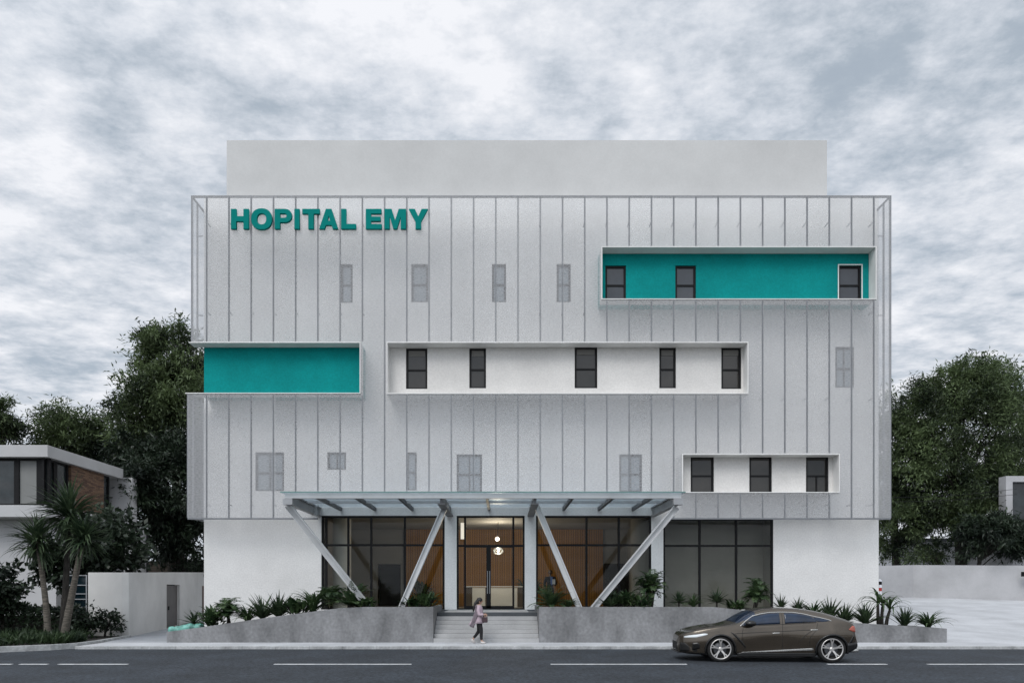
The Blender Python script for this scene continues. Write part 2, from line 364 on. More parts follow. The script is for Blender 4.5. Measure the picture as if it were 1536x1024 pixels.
# brighter cloud round the hidden sun behind the camera
dt = N.new('ShaderNodeVectorMath'); dt.operation = 'DOT_PRODUCT'; L.new(tc.outputs['Generated'], dt.inputs[0]); dt.inputs[1].default_value = sd
glow = math_('ADD', math_('MULTIPLY', math_('POWER', math_('MAXIMUM', dt.outputs['Value'], 0.0), 2.0), 1.1), 1.0)
gm = N.new('ShaderNodeVectorMath'); gm.operation = 'SCALE'; L.new(rp.outputs['Color'], gm.inputs[0]); L.new(glow, gm.inputs['Scale'])
cover = N.new('ShaderNodeMapRange'); cover.inputs['From Min'].default_value = .36; cover.inputs['From Max'].default_value = .47; cover.inputs['To Min'].default_value = .8; cover.inputs['To Max'].default_value = 1.0
L.new(mixv, cover.inputs['Value'])
mx = N.new('ShaderNodeMix'); mx.data_type = 'RGBA'; L.new(cover.outputs[0], mx.inputs['Factor']); L.new(sky.outputs[0], mx.inputs[6]); L.new(gm.outputs[0], mx.inputs[7])
L.new(mx.outputs[2], bg.inputs['Color'])
scene.view_settings.view_transform = 'Standard'; scene.view_settings.look = 'None'; scene.view_settings.exposure = 0; scene.view_settings.gamma = 1
scene.cycles.transparent_max_bounces = 24; scene.cycles.max_bounces = 8
# ================================================================== SETTING
YW, YS = 29.41, 28.41          # front wall, metal screen
YR = 28.93                     # back of the boxed recesses in the screen
YP = 25.64                     # planter face / back of pavement
YK = 23.87                     # kerb line of the road
def structure(mb, name, m, **k):
    o = mb.build(name, m, None, **k); o['kind'] = 'structure'; return o
# one ground sheet, dropping into a trough under the road
prof = [(-400,0.0),(13.8,0.0),(13.8,-.16),(YK+.3,-.16),(YK+.3,-.03),(700,-.03)]
g = MB()
for (a, b) in zip(prof[:-1], prof[1:]):
    g.quad((-700,a[0],a[1]),(700,a[0],a[1]),(700,b[0],b[1]),(-700,b[0],b[1]))
structure(g, 'ground', M['ground'])
rd = MB()
for i in range(-12, 13): rd.quad((i*10-5,13.8,-.1),(i*10+5,13.8,-.1),(i*10+5,YK+.1,-.1),(i*10-5,YK+.1,-.1))
road = structure(rd, 'road', M['asphalt'])
for a, b in ((-30,18),(30,72),(88,192),(411,617),(826,1030),(1241,1330),(1391,1560)):
    m = MB(); m.box(X(a,19.0), X(b,19.0), 18.94, 19.06, -.1, -.094)
    d = m.build('lane_dash', M['line'], road); d['kind'] = 'structure'
# pavement in front of the building with its kerb
pv = MB(); pv.box(-15.35, 70, YK+.16, YP+.02, -.2, 0.0)
pav = structure(pv, 'pavement', M['pave'])
kb = MB(); 
x = -15.35
while x < 70:
    kb.box(x+.004, x+1.196, YK, YK+.155, -.2, .004); x += 1.2
k = kb.build('kerb', M['kerb'], pav, bevel=.012); k['kind'] = 'structure'
# far side pavement behind the camera side of the road
pf = MB(); pf.box(-70, 70, 11.5, 13.8, -.2, .003); structure(pf, 'far_pavement', M['pave'])
# drive on the left
dv = MB(); dv.prism([(-16.1,28.62),(-15.38,YP+.02),(-12.9,YP+.02),(-13.15,60),(-24,60)], -.2, .006); structure(dv, 'driveway', M['drive'])
# forecourt rising to the right of the building
lot = MB(); lot.prism([(YP+.02,0.002),(33,.42),(40,.92),(48,1.5),(95,1.5),(95,-.3),(YP+.02,-.3)], 16.64, 110, 'x'); structure(lot, 'forecourt', M['pave'])
# planted bed on the left with kerb stones
bedpoly = [(-60,19.2),(-30,21.45),(-17.1,22.75),(-16.03,23.55),(-15.56,24.3),(-15.56,25.5),(-16.05,28.55),(-17.8,28.55),(-60,28.55)]
bd = MB(); bd.prism(bedpoly, -.2, .06); structure(bd, 'planting_bed', M['soil'])
kp = [(-40,20.72),(-30,21.45),(-17.05,22.6),(-15.9,23.45),(-15.42,24.2),(-15.42,25.5),(-15.9,28.5)]
kb2 = MB()
for a, b in zip(kp[:-1], kp[1:]):
    a, b = Vector((*a, 0)), Vector((*b, 0)); n = max(1, round((b-a).length/1.0)); d = (b-a)
    nn = Vector((-d.y, d.x, 0)).normalized()*.15
    for i in range(n):
        p, q = a + d*(i/n) + d.normalized()*.004, a + d*((i+1)/n) - d.normalized()*.004
        kb2.prism([(p.x,p.y),(q.x,q.y),(q.x+nn.x,q.y+nn.y),(p.x+nn.x,p.y+nn.y)], -.2, .10)
structure(kb2, 'bed_kerb', M['kerb'], bevel=.012)

# ================================================================== HOSPITAL
def wx(px): return X(px, YW)
def wz(py): return Z(py, YW)
def sx(px): return X(px, YS)
def sz(py): return Z(py, YS)
FLOOR = 1.16
HB = thing('hospital_building', 'large pale grey clinic clad in metal mesh with teal recesses and a glazed lobby', 'building', (wx(812), YW+9, 0))
x0, x1 = wx(306), wx(1318)
mesh_windows = [(511,529,396,454,1),(617,642,396,453,1),(738,759,396,453,1),(835,856,396,453,1),(1253,1281,520,581,2),
                (383,426,678,736,2),(491,519,678,704,2),(610,625,678,735,1),(685,723,681,738,2),(929,963,681,737,2)]
open_windows = [(609,641,522,583,1),(704,729,522,582,1),(862,896,520,582,1),(989,1014,521,582,1),(1082,1112,521,583,1),
                (1036,1071,683,740,1),(1124,1158,683,740,1),(1209,1243,683,740,3)]
teal_windows = [(908,939,398,453,1),(1013,1044,398,453,1),(1258,1292,398,453,1)]
bays = [('A',482,667,773),('B',685,787,773),('C',804,977,773),('D',995,1160,777)]
holes = [(wx(a),wx(b),wz(d),wz(c)) for a,b,c,d,_ in mesh_windows]
bayh = [(wx(a),wx(b),FLOOR,wz(t)) for _,a,b,t in bays]
fw = MB(); holed_wall(fw, x0, x1, -.1, wz(298), holes+bayh, YW, .22)
fw.build('front_wall', M['stucco'], HB)
sw = MB(); top = wz(298)
sw.box(x0, x0+.25, YW+.004, 49, -.1, top); sw.box(x1-.25, x1, YW+.004, 49, -.1, top); sw.box(x0+.25, x1-.25, 48.7, 49, -.1, top)
sw.build('side_wall', M['stucco'], HB)
rf = MB(); rf.box(x0+.25, x1-.25, YW+.24, 48.7, top-.9, top-.5); rf.build('roof', M['lobbywall'], HB)
cp = MB(); cp.box(x0+.002, x1-.002, YW+.002, YW+.3, top+.002, top+.03); cp.build('coping', M['stucco'], HB)
px0, px1, YPH = X(340, YW+.4), X(1240.5, YW+.4), YW+.4
ph = MB(); ph.box(px0, px1, YPH, 46, top-.5, Z(212.5, YPH)); PH = ph.build('upper_storey', M['penthouse'], HB)
pc = MB(); pc.box(px0+.003, px1-.003, YPH+.003, 46.03, Z(212.5,YPH)+.001, Z(212.5,YPH)+.06); pc.build('coping', M['penthouse'], PH)

# recess backs: shallow boxes standing out from the main wall, with window openings
def rx(px): return X(px, YR)
def rz(py): return Z(py, YR)
def recess(name, mat, h, wins):
    a, b, c, d = h; t = MB(); hs = [(rx(p),rx(q),max(rz(s),c),rz(r)) for p,q,r,s,_ in wins]
    holed_wall(t, a, b, c, d, hs, YR, .2)
    t.quad((a,YR,d),(b,YR,d),(b,YW-.003,d),(a,YW-.003,d)); t.quad((b,YR,c),(b,YR,d),(b,YW-.003,d),(b,YW-.003,c)); t.quad((a,YR,c),(a,YR,d),(a,YW-.003,d),(a,YW-.003,c)); t.quad((a,YR,c),(b,YR,c),(b,YW-.003,c),(a,YW-.003,c))
    t.build(name, mat, HB)
HOLE = {'top': (sx(902), sx(1314.5), sz(449.5), sz(370)), 'left': (x0, sx(541), sz(590.5), sz(513)),
        'mid': (sx(580), sx(1122.5), sz(591), sz(513)), 'low': (sx(1023), sx(1259.5), sz(739), sz(680.5))}
recess('teal_wall', M['teal'], HOLE['top'], teal_windows)
recess('teal_wall', M['teal'], (rx(306),)+HOLE['left'][1:], [])
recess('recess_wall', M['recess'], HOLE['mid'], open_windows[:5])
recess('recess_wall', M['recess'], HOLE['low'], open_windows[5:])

def window(a, b, c, d, panes, pane, y, reveal_shading=False, frame=M['black'], fw_=.085):
    m = MB(); xa, xb, za, zb = X(a,y), X(b,y), Z(d,y), Z(c,y); f = fw_; y0, y1 = y+.05, y+.14
    if y < YW: za = max(za, [h[2] for h in HOLE.values() if h[2]-.2 < za < h[3] and h[0] < xa < h[1]][0]+.002)
    m.box(xa, xa+f, y0, y1, za, zb); m.box(xb-f, xb, y0, y1, za, zb)
    m.box(xa+f, xb-f, y0, y1, zb-f, zb); m.box(xa+f, xb-f, y0, y1, za, za+f*.7)
    zc = za + (zb-za)*.47
    if zb-za > 1.2: m.box(xa+f, xb-f, y0+.01, y1, zc-f*.4, zc+f*.4)
    if panes == 2: m.box((xa+xb)/2-.025, (xa+xb)/2+.025, y0+.012, y1, za+f*.7, zb-f)
    if panes == 3: m.box((xa+xb)/2-.025, (xa+xb)/2+.025, y0+.012, y1, za+f*.7, zc-f*.4)
    w_ = m.build('window', frame, HB)
    p = MB(); p.box(xa+f*.5, xb-f*.5, y+.10, y+.12, za+f*.35, zb-f*.5); p.build('pane', pane, w_)
    if reveal_shading:
        p = MB(); p.box(xa+f+.02, xb-f-.02, y+.075, y+.10, zb-f-.24, zb-f); p.build('blind', M['blind'], w_)  # pale strip painted in for shading under the window reveal
    return w_
for q in mesh_windows: window(*q[:4], q[4], M['panemesh'], YW)
for i, q in enumerate(open_windows): window(*q[:4], q[4], M['pane'], YR, reveal_shading=i < 5)
for i, q in enumerate(teal_windows):
    w_ = window(*q[:4], q[4], M['paneblue'], YR)
    if i == 2:
        m = MB(); a, b, c, d = rx(q[0]), rx(q[1]), HOLE['top'][2]+.045, rz(q[2]); e = .04
        m.box(a-e, a, YR-.03, YR-.002, c, d+e); m.box(b, b+e, YR-.03, YR-.002, c, d+e); m.box(a, b, YR-.03, YR-.002, d, d+e)
        m.build('surround', M['reveal'], w_)

M['frame'] = pbr('screen_frame_steel', (.20,.21,.225), .5, .08, 2, metal=.2)
# ---- metal cloth screen
XL, XR, ZT, ZB = sx(287.5), sx(1336), sz(293), sz(777)
XLL = sx(281.5)
notch = (sx(476), sx(1003), ZB-1, sz(738))
seams = [sx(309.5 + 33.37*i) for i in range(31)]
scr = MB()
upper_holes = [HOLE['top'], HOLE['mid'], HOLE['low'], (XLL-1, HOLE['left'][1], HOLE['left'][2], HOLE['left'][3]), notch]
holed_wall(scr, XL, XR, ZB, ZT, upper_holes, YS, 0)
scr.quad((XLL,YS,ZB),(XL,YS,ZB),(XL,YS,HOLE['left'][2]),(XLL,YS,HOLE['left'][2]))
screen = scr.build('mesh_screen', M['mesh'], HB)
zl0, zl1 = HOLE['left'][2], HOLE['left'][3]
for xx, za, zb in ((XL, zl1, ZT), (XLL, ZB, zl0), (XR, ZB, ZT)):
    sdm = MB(); sdm.quad((xx,YS,za),(xx,YW+.6,za),(xx,YW+.6,zb),(xx,YS,zb)); sdm.build('side_screen', M['sidemesh'], HB)
# rails and corner posts of the screen
rl = MB(); r = .065
rl.box(XL-r/2, XR+r/2, YS+.002, YS+.09, ZT-r, ZT)
rl.box(XLL, notch[0], YS-.012, YS+.08, ZB-.045, ZB+.02); rl.box(notch[1], XR, YS-.012, YS+.08, ZB-.045, ZB+.02)
for xx, za, zb in ((XL, zl1, ZT-r), (XR, ZB+.02, ZT-r), (XLL, ZB+.02, zl0)):
    rl.box(xx-r/2, xx+r/2, YS+.003, YS+.08, za, zb)
    rl.box(xx-.03, xx+.03, YS+.5, YS+.56, za, zb-.03); rl.box(xx-.025, xx+.025, YW+.5, YW+.56, za, zb-.03)
for xx, zz_ in ((XL, ZT), (XR, ZT)): rl.box(xx-r/2+.003, xx+r/2-.003, YS+.09, YW+.62, zz_-r, zz_-.003)
rl.box(XLL-.02, XLL+.03, YS+.081, YW+.62, zl0-.05, zl0)
for z_ in (sz(345), sz(466)):
    for s, xx in ((1, XL), (-1, XR)): rl.box(xx, xx+s*.25, YS+.51, YS+.54, z_, z_+.035)
rl.build('screen_frame', M['frame'], HB)
# folded seams between the sheets of cloth, each with tie rods back to the wall
se = MB()
for i, xs in enumerate(seams):
    zs = [ZB+.02, ZT-r]; segs = []
    cuts = sorted([(h[2]-.05, h[3]+.05) for h in upper_holes if h[0]-.06 < xs < h[1]+.06])
    lo = ZB+.02
    for a, b in cuts:
        if a > lo: segs.append((lo, a))
        lo = max(lo, b)
    segs.append((lo, ZT-r))
    for a, b in segs:
        se.box(xs-.017, xs+.017, YS-.014, YS+.05, a, b)
        se.box(xs+.03, xs+.05, YS+.01, YS+.03, a, b)
    for zr in (sz(332), sz(466), sz(596), sz(756)):
        if any(a < zr < b for a, b in segs): se.bar((xs, YS-.01, zr), (xs, YS+.42, zr-.02), .03, .03)
se.build('screen_seam', M['frame'], HB)
# white lined boxes round the openings
def opening(h, left=True, thick=.042, proud=.03):
    a, b, c, d = h; m = MB(); t = thick; y0, y1 = YS-proud, YR-.003
    m.box(a if left else XL-.12, b, y0, y1, d-t, d); m.box(a if left else XLL-.1, b, y0, y1, c, c+t)
    if left: m.box(a, a+t, y0, y1, c+t, d-t)
    m.box(b-t, b, y0, y1, c+t, d-t)
    m.build('opening_frame', M['reveal'], HB, bevel=.008)
opening(HOLE['top']); opening(HOLE['mid']); opening(HOLE['low'])
opening(HOLE['left'], left=False)

# ---- glazed lobby front
def glazing(a, b, t, verts, transom, name='glazed_front'):
    xa, xb, za, zb = wx(a), wx(b), FLOOR, wz(t); f = .085; m = MB(); y0, y1 = YW+.03, YW+.12
    m.box(xa, xa+f, y0, y1, za, zb); m.box(xb-f, xb, y0, y1, za, zb); m.box(xa+f, xb-f, y0, y1, zb-f, zb); m.box(xa+f, xb-f, y0, y1, za, za+.06)
    ztr = wz(transom)
    vx = sorted(wx(v) for v in verts)
    for v in vx: m.box(v-.045, v+.045, y0+.002, y1, za+.06, zb-f)
    edges = [xa+f] + [e for v in vx for e in (v-.045, v+.045)] + [xb-f]
    for i in range(0, len(edges), 2): m.box(edges[i], edges[i+1], y0+.004, y1, ztr-.045, ztr+.045)
    o = m.build(name, M['black'], HB)
    p = MB()
    p.box(xa+.04, xb-.04, YW+.07, YW+.082, za+.03, zb-.04)
    p.build('pane', M['glass'], o)
    return o
glazing(482, 667, 773, (489, 522, 556.5, 607), 817)
glazing(804, 977, 773, (880, 928.5), 817)
glazing(995, 1160, 777, (1050, 1105), 818)
ed = glazing(685, 787, 773, (697.5, 770), 818, 'entrance_door')
m = MB(); m.box(wx(733)-.10, wx(733)+.10, YW+.02, YW+.125, FLOOR+.06, wz(820)); m.box(wx(697.5)+.046, wx(770)-.046, YW+.02, YW+.125, FLOOR+.06, FLOOR+.16)
m.box(wx(697.5)+.046, wx(770)-.046, YW+.015, YW+.125, wz(820.5), wz(817)); m.build('door_frame', M['black'], ed)
for s in (-1, 1):
    m = MB(); m.tube([(wx(733)+s*.05, YW-.05, FLOOR+.7), (wx(733)+s*.05, YW-.05, FLOOR+1.7)], .018); m.build('handle', M['steel'], ed)

# ---- lobby interior
lx0, lx1, YB = wx(470), wx(985), 36.4
m = MB(); m.box(lx0, wx(1165), YW+.23, YB+1, FLOOR-.2, FLOOR-.005); m.build('lobby_floor', M['lobbyfloor'], HB)
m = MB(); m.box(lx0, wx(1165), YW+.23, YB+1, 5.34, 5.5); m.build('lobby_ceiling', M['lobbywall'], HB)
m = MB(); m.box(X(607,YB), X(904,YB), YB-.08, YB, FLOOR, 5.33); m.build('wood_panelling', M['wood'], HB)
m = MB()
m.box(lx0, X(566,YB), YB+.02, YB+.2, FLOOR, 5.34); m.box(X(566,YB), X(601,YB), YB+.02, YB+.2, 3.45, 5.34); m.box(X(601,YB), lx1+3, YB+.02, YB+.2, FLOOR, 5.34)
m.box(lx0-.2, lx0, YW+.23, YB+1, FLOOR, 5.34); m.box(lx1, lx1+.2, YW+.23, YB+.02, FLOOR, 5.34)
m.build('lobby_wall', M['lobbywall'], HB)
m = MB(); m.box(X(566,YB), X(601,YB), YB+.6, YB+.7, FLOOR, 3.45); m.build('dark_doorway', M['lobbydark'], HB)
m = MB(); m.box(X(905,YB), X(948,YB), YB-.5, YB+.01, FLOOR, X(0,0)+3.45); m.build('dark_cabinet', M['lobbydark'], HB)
m = MB()
m.lathe([(.001,FLOOR),(.42,FLOOR),(.42,5.338),(.001,5.338)], (X(513,31.2), 31.2, 0), 28); m.build('lobby_column', M['white'], HB, smooth=False)
m = MB(); m.lathe([(.001,FLOOR),(.5,FLOOR),(.5,5.338),(.001,5.338)], (X(962,31.4), 31.4, 0), 28); m.build('lobby_column', M['lobbywall'], HB)
m = MB(); m.box(lx1+.21, wx(1165), YW+1.3, YW+1.4, FLOOR, 5.34); m.build('inner_partition', M['lobbywall'], HB)
m = MB(); m.box(wx(1160)+.06, wx(1160)+.2, YW+.23, YW+1.3, FLOOR, 5.34); m.build('inner_partition', M['lobbywall'], HB)
m = MB(); m.box(X(691,33), X(696,33), 33, 33.08, Z(808,33), Z(780,33)); m.build('light_strip', M['strip'], HB)  # glowing bar added to imitate a reflection in the glass, no lamp here

# reception desk, pendants, pots and the man inside
YD = 34.0
RD = thing('reception_desk', 'white fronted reception desk with dark wood ends inside the glazed lobby', 'desk', (X(744,YD), YD, FLOOR))
for a, b in ((708.5,728),(735,776)):
    m = MB(); m.box(X(a,YD), X(b,YD), YD-.04, YD+.05, FLOOR, Z(881,YD)); m.build('front_panel', M['white'], RD)
m = MB(); m.box(X(728,YD), X(735,YD), YD-.02, YD+.05, FLOOR, Z(881,YD)); m.build('middle_panel', M['walnut'], RD)
for a, b in ((698,708),(777,788)):
    m = MB(); m.box(X(a,YD), X(b,YD), YD-.02, YD+.8, FLOOR, Z(880,YD)); m.build('side_panel', M['walnut'], RD)
m = MB(); m.box(X(696,YD), X(790,YD), YD-.08, YD+.85, Z(880,YD)+.003, Z(880,YD)+.05); m.build('desk_top', M['white'], RD)
def pendant(px, py, Y, r, flat, label, mat, core):
    z = Z(py, Y); xx = X(px, Y)
    t = thing('pendant_lamp', label, 'lamp', (xx, Y, z), 'pendant lamps over the reception')
    m = MB(); m.tube([(xx, Y, z+r*flat), (xx, Y, 5.33)], .008, 6); m.build('cord', M['black'], t)
    m = MB(); m.ball((xx, Y, z), r, 1, 1, flat, 20, 12); m.build('lamp_shade', mat, t, smooth=True)
    if core: m = MB(); m.ball((xx, Y, z), .07); m.build('bulb', M['bulb'], t, smooth=True)
    l = bpy.data.lights.new('lamp_light', 'POINT'); l.energy = 95; l.specular_factor = 0; l.color = (1,.86,.68); l.shadow_soft_size = .15
    lo = bpy.data.objects.new('lamp_light', l); COL.objects.link(lo); lo.parent = t; lo.location = (0, -.35, 0)
M['lampglass'] = glassmat('frosted_lamp_glass', (.80,.80,.78), 2.5, .25)
pendant(746, 808, 33.0, .11, 1.0, 'small round glowing pendant, the upper of two lamps behind the entrance glass', M['bulb'], False)
pendant(747.5, 826, 32.6, .26, .72, 'wide clear glass pendant, the lower of two lamps behind the entrance glass', M['lampglass'], True)

# ---- sign: ten raised letters in front of the screen
SG = thing('building_sign', 'raised teal capital letters fixed high on the metal mesh facade', 'sign', (sx(495), YS-.1, sz(345.5)))
ztop, zbot = sz(316.3), sz(345.8); H = ztop-zbot
def letter(a, b, loops):
    xa, xb = sx(a), sx(b); W_ = xb-xa
    cu = bpy.data.curves.new('letter', 'CURVE'); cu.dimensions = '2D'; cu.fill_mode = 'BOTH'; cu.extrude = .05; cu.bevel_depth = .006
    for lp in loops:
        s = cu.splines.new('POLY'); s.points.add(len(lp)-1); s.use_cyclic_u = True
        for p, q in zip(s.points, lp): p.co = (q[0]*W_, q[1]*H, 0, 1)
    tmp = bpy.data.objects.new('tmp', cu); COL.objects.link(tmp)
    tmp.matrix_world = Matrix.Identity(4)
    dg = bpy.context.evaluated_depsgraph_get(); me = bpy.data.meshes.new_from_object(tmp.evaluated_get(dg))
    bpy.data.objects.remove(tmp)
    o = ORG[SG.name]
    me.transform(Matrix.Translation(Vector((xa, YS-.09, zbot))-o) @ Matrix.Rotation(R(90), 4, 'X'))
    me.name = 'letter'; me.materials.clear()
    link_mesh('letter', me, M['teal_sign'], SG)
def ell(cx, cy, rx, ry, n=36, p=2.4, a0=0, a1=360):
    out = []
    for i in range(n+1 if a1-a0 < 360 else n):
        a = R(a0+(a1-a0)*i/n); c, s = math.cos(a), math.sin(a)
        out.append((cx+rx*math.copysign(abs(c)**(2/p), c), cy+ry*math.copysign(abs(s)**(2/p), s)))
    return out
M['teal_sign'] = pbr('teal_letters', (.002,.205,.185), .9, .03, 1, spec=.1)
letter(348.5, 374.8, [[(0,0),(.29,0),(.29,.385),(.71,.385),(.71,0),(1,0),(1,1),(.71,1),(.71,.63),(.29,.63),(.29,1),(0,1)]])
letter(378.8, 409.3, [ell(.5,.5,.5,.525,40,2.3), ell(.5,.5,.235,.285,32,2.2)])
letter(413.8, 439.0, [[(0,0),(.3,0),(.3,.33)]+ell(.55,.665,.45,.335,18,2.3,-90,90)+[(0,1)], [(.3,.55)]+ell(.56,.665,.15,.115,12,2.2,-90,90)+[(.3,.78)]])
letter(443.2, 450.5, [[(0,0),(1,0),(1,1),(0,1)]])
letter(455.0, 480.7, [[(.35,0),(.65,0),(.65,.765),(1,.765),(1,1),(0,1),(0,.765),(.35,.765)]])
letter(480.3, 508.2, [[(0,0),(.275,0),(.345,.19),(.655,.19),(.725,0),(1,0),(.645,1),(.355,1)], [(.42,.40),(.58,.40),(.5,.69)]])
letter(513.0, 534.8, [[(0,0),(1,0),(1,.24),(.33,.24),(.33,1),(0,1)]])
letter(549.8, 573.2, [[(0,0),(1,0),(1,.23),(.32,.23),(.32,.395),(.93,.395),(.93,.61),(.32,.61),(.32,.77),(.98,.77),(.98,1),(0,1)]])
letter(577.6, 609.4, [[(0,0),(.235,0),(.235,.66),(.42,0),(.58,0),(.765,.66),(.765,0),(1,0),(1,1),(.67,1),(.5,.42),(.33,1),(0,1)]])
letter(614.0, 642.0, [[(.36,0),(.64,0),(.64,.37),(1,1),(.69,1),(.5,.62),(.31,1),(0,1),(.36,.37)]])

# ================================================================== CANOPY
YC0, YC1 = 25.05, YW-.03
CN = thing('entrance_canopy', 'glass roofed steel canopy on slanted struts over the clinic entrance', 'canopy', (0, 27, FLOOR))
ca, cb_ = X(427,YC0), X(1022,YC0); zt = Z(739,YC0)
m = MB(); m.box(ca-.12, cb_+.12, YC0-.12, YC1, zt+.0, zt+.03); m.build('glass_roof', M['canopyglass'], CN)
m = MB(); m.box(ca-.13, cb_+.13, YC0-.135, YC0-.12, zt-.004, zt+.034); m.build('glass_edge', M['greenedge'], CN)
m = MB(); m.box(ca, cb_, YC0, YC0+.16, zt-.20, zt-.003); m.build('front_beam', M['lightsteel'], CN, bevel=.01)
for s, xx in ((1, ca), (-1, cb_)):
    m = MB(); xb_ = xx+s*.2
    m.box(xx, xb_, YC0+.161, YC1, zt-.42, zt-.36); m.box(xx+s*.07, xx+s*.12, YC0+.161, YC1, zt-.36, zt-.06); m.box(xx, xb_, YC0+.161, YC1, zt-.06, zt-.005)
    m.box(xx-s*.06, xx+s*.3, YC0-.05, YC0+.159, zt-.44, zt-.21)
    for i in range(9): m.box(xx+s*.003, xx+s*.07, YC0+.3+i*.45, YC0+.33+i*.45, zt-.36, zt-.06)
    m.build('side_beam', M['steel'], CN)
for i, xr in enumerate((-7.15,-5.65,-4.0,-2.35,-.63,1.2,2.65,4.2,5.7)):
    m = MB(); dp = .36 if i in (3, 5) else .16
    m.box(xr-.05, xr+.05, YC0+.161, YC1, zt-dp, zt-.004)
    if i in (3, 5): m.box(xr-.14, xr+.14, YC0+.161, YC1, zt-dp-.05, zt-dp-.001)
    m.build('rafter', M['darksteel'], CN)
m = MB(); m.box(ca+.21, cb_-.21, 27.2, 27.28, zt-.1, zt-.005)
m.build('purlin', M['steel'], CN)
YB_ = 26.55
for (tx, ty, tpy, bx) in ((431,25.35,757,563),(668.5,27.0,757,597),(804.5,26.9,757,873.5),(1015,25.35,760,881)):
    p0 = Vector((X(tx,ty), ty, Z(tpy,ty))); p1 = Vector((X(bx,YB_), YB_, 1.0))
    m = MB(); d = (p1-p0).normalized(); side = d.cross(Vector((0,1,0))).normalized()
    m.bar(p0, p1, .22, .05, (0,1,0))
    for s in (-1, 1): m.bar(p0+side*s*.10, p1+side*s*.10, .035, .24, (0,1,0))
    m.build('strut', M['lightsteel'], CN)
m = MB(); m.box(X(545,YB_), X(610,YB_), YB_-.15, YB_+.15, .9, 1.24); m.build('footing', M['conc'], CN)
m = MB(); m.box(X(858,YB_), X(898,YB_), YB_-.15, YB_+.15, .9, 1.24); m.build('footing', M['conc'], CN)

# ================================================================== STEPS, PLANTERS
SX0, SX1 = X(650,YP), X(808.7,YP)
ST = thing('entrance_steps', 'broad pale stone steps rising between two concrete planters to the lobby door', 'steps', ((SX0+SX1)/2, YP+.8, 0))
nst = 7; rise = (FLOOR-.045)/nst
for i in range(nst):
    y = YP + i*.245
    m = MB(); m.box(SX0+.004, SX1-.004, y, y+.245 if i < nst-1 else YW-.01, i*rise-(.1 if i == 0 else 0), (i+1)*rise-.003)
    m.build('step', M['darkstone'] if i == nst-1 else M['step'], ST, bevel=.008)
m = MB(); m.box(SX0+.3, SX1-.35, YP+6*.245+.1, YW-.012, nst*rise-.003, nst*rise+.03); m.build('landing_slab', M['step'], ST)
m = MB(); m.box(SX0-.2, SX1+.2, YW-.012, YW+.225, .9, FLOOR-.004); m.build('threshold', M['darkstone'], ST)

def planter(name_label, tops, xend0, xend1, endret):
    t = thing('concrete_planter', name_label, 'planter', ((xend0+xend1)/2, YP+1, 0))
    th = .16
    m = MB()
    # face panels with fine joints
    m.prism([(xend0,-.1),(xend1,-.1)] + [p for p in reversed(tops)], YP, YP+th, 'y'); m.build('front_wall', M['conc'], t, bevel=.008)
    return t
ltop = [(X(250,YP),Z(947,YP)),(X(306,YP),Z(939.5,YP)),(X(406,YP),Z(925,YP)),(X(509,YP),Z(911.5,YP)),(X(545,YP),Z(909.8,YP)),(SX0-.004,Z(909.8,YP))]
rtop = [(SX1+.004,Z(909.8,YP)),(X(1072,YP),Z(909.8,YP)),(X(1127,YP),Z(916,YP)),(X(1200,YP),Z(925,YP)),(X(1280,YP),Z(933.5,YP)),(X(1420.5,YP),Z(942,YP))]
def topz(tops, x):
    return float(np.interp(x, [p[0] for p in tops], [p[1] for p in tops]))
PL = planter('long raw concrete planter left of the steps, its top sloping down to the drive', ltop, ltop[0][0], ltop[-1][0], True)
PR = planter('long raw concrete planter right of the steps, its low end beyond the parked car', rtop, rtop[0][0], rtop[-1][0], True)
zf = Z(909.8, YP)
m = MB(); m.box(SX0-.17, SX0-.004, YP+.161, YW-.014, -.1, zf); m.build('end_wall', M['conc'], PL, bevel=.008)
m = MB(); m.box(SX1+.004, SX1+.17, YP+.161, YW-.014, -.1, zf); m.build('end_wall', M['conc'], PR, bevel=.008)
m = MB(); m.box(rtop[-1][0]-.16, rtop[-1][0], YP+.161, 28.6, -.1, rtop[-1][1]); m.build('end_wall', M['conc'], PR, bevel=.008)
def soil(tops, a, b, t, y1):
    m = MB(); xs = np.linspace(a, b, 60)
    for p, q in zip(xs[:-1], xs[1:]):
        z0_, z1_ = topz(tops, p)-.10, topz(tops, q)-.10
        m.quad((p,YP+.1,z0_),(q,YP+.1,z1_),(q,y1,z1_),(p,y1,z0_))
    o = m.build('planting_soil', M['soil'], t)
soil(ltop, ltop[0][0]+.05, SX0-.1, PL, YW-.02); soil(rtop, SX1+.1, rtop[-1][0]-.1, PR, YW-.02)
# ================================================================== BOUNDARIES AND NEIGHBOURS
# left white wall: street face, then running back along the drive with a recessed gate
LW = thing('boundary_wall', 'white rendered wall turning back along the drive, with a dark gate set in it', 'wall', (-17, 28.6, 0))
A, B_, C_ = Vector((X(132,28.6),28.6)), Vector((X(193,28.6),28.6)), Vector((-20.4,46.0))
d = (C_-B_).normalized(); nrm = Vector((-d.y, d.x))   # points left of travel: away from the drive
def onwall(t, off=0): return B_ + d*t + nrm*off
def tq(px):    # distance along the wall seen at picture column px
    k = (px-CX)/FPX
    return (k*B_.y - B_.x)/(d.x - k*d.y)
m = MB(); zt_ = 2.77
m.prism([(A.x,28.6),(B_.x-.25,28.6),(B_.x-.25,28.85),(A.x,28.85)], -.2, zt_)
m.build('street_face', M['wallplain'], LW, bevel=.01)
t0, t1, tl = tq(250), tq(269.5), (C_-B_).length
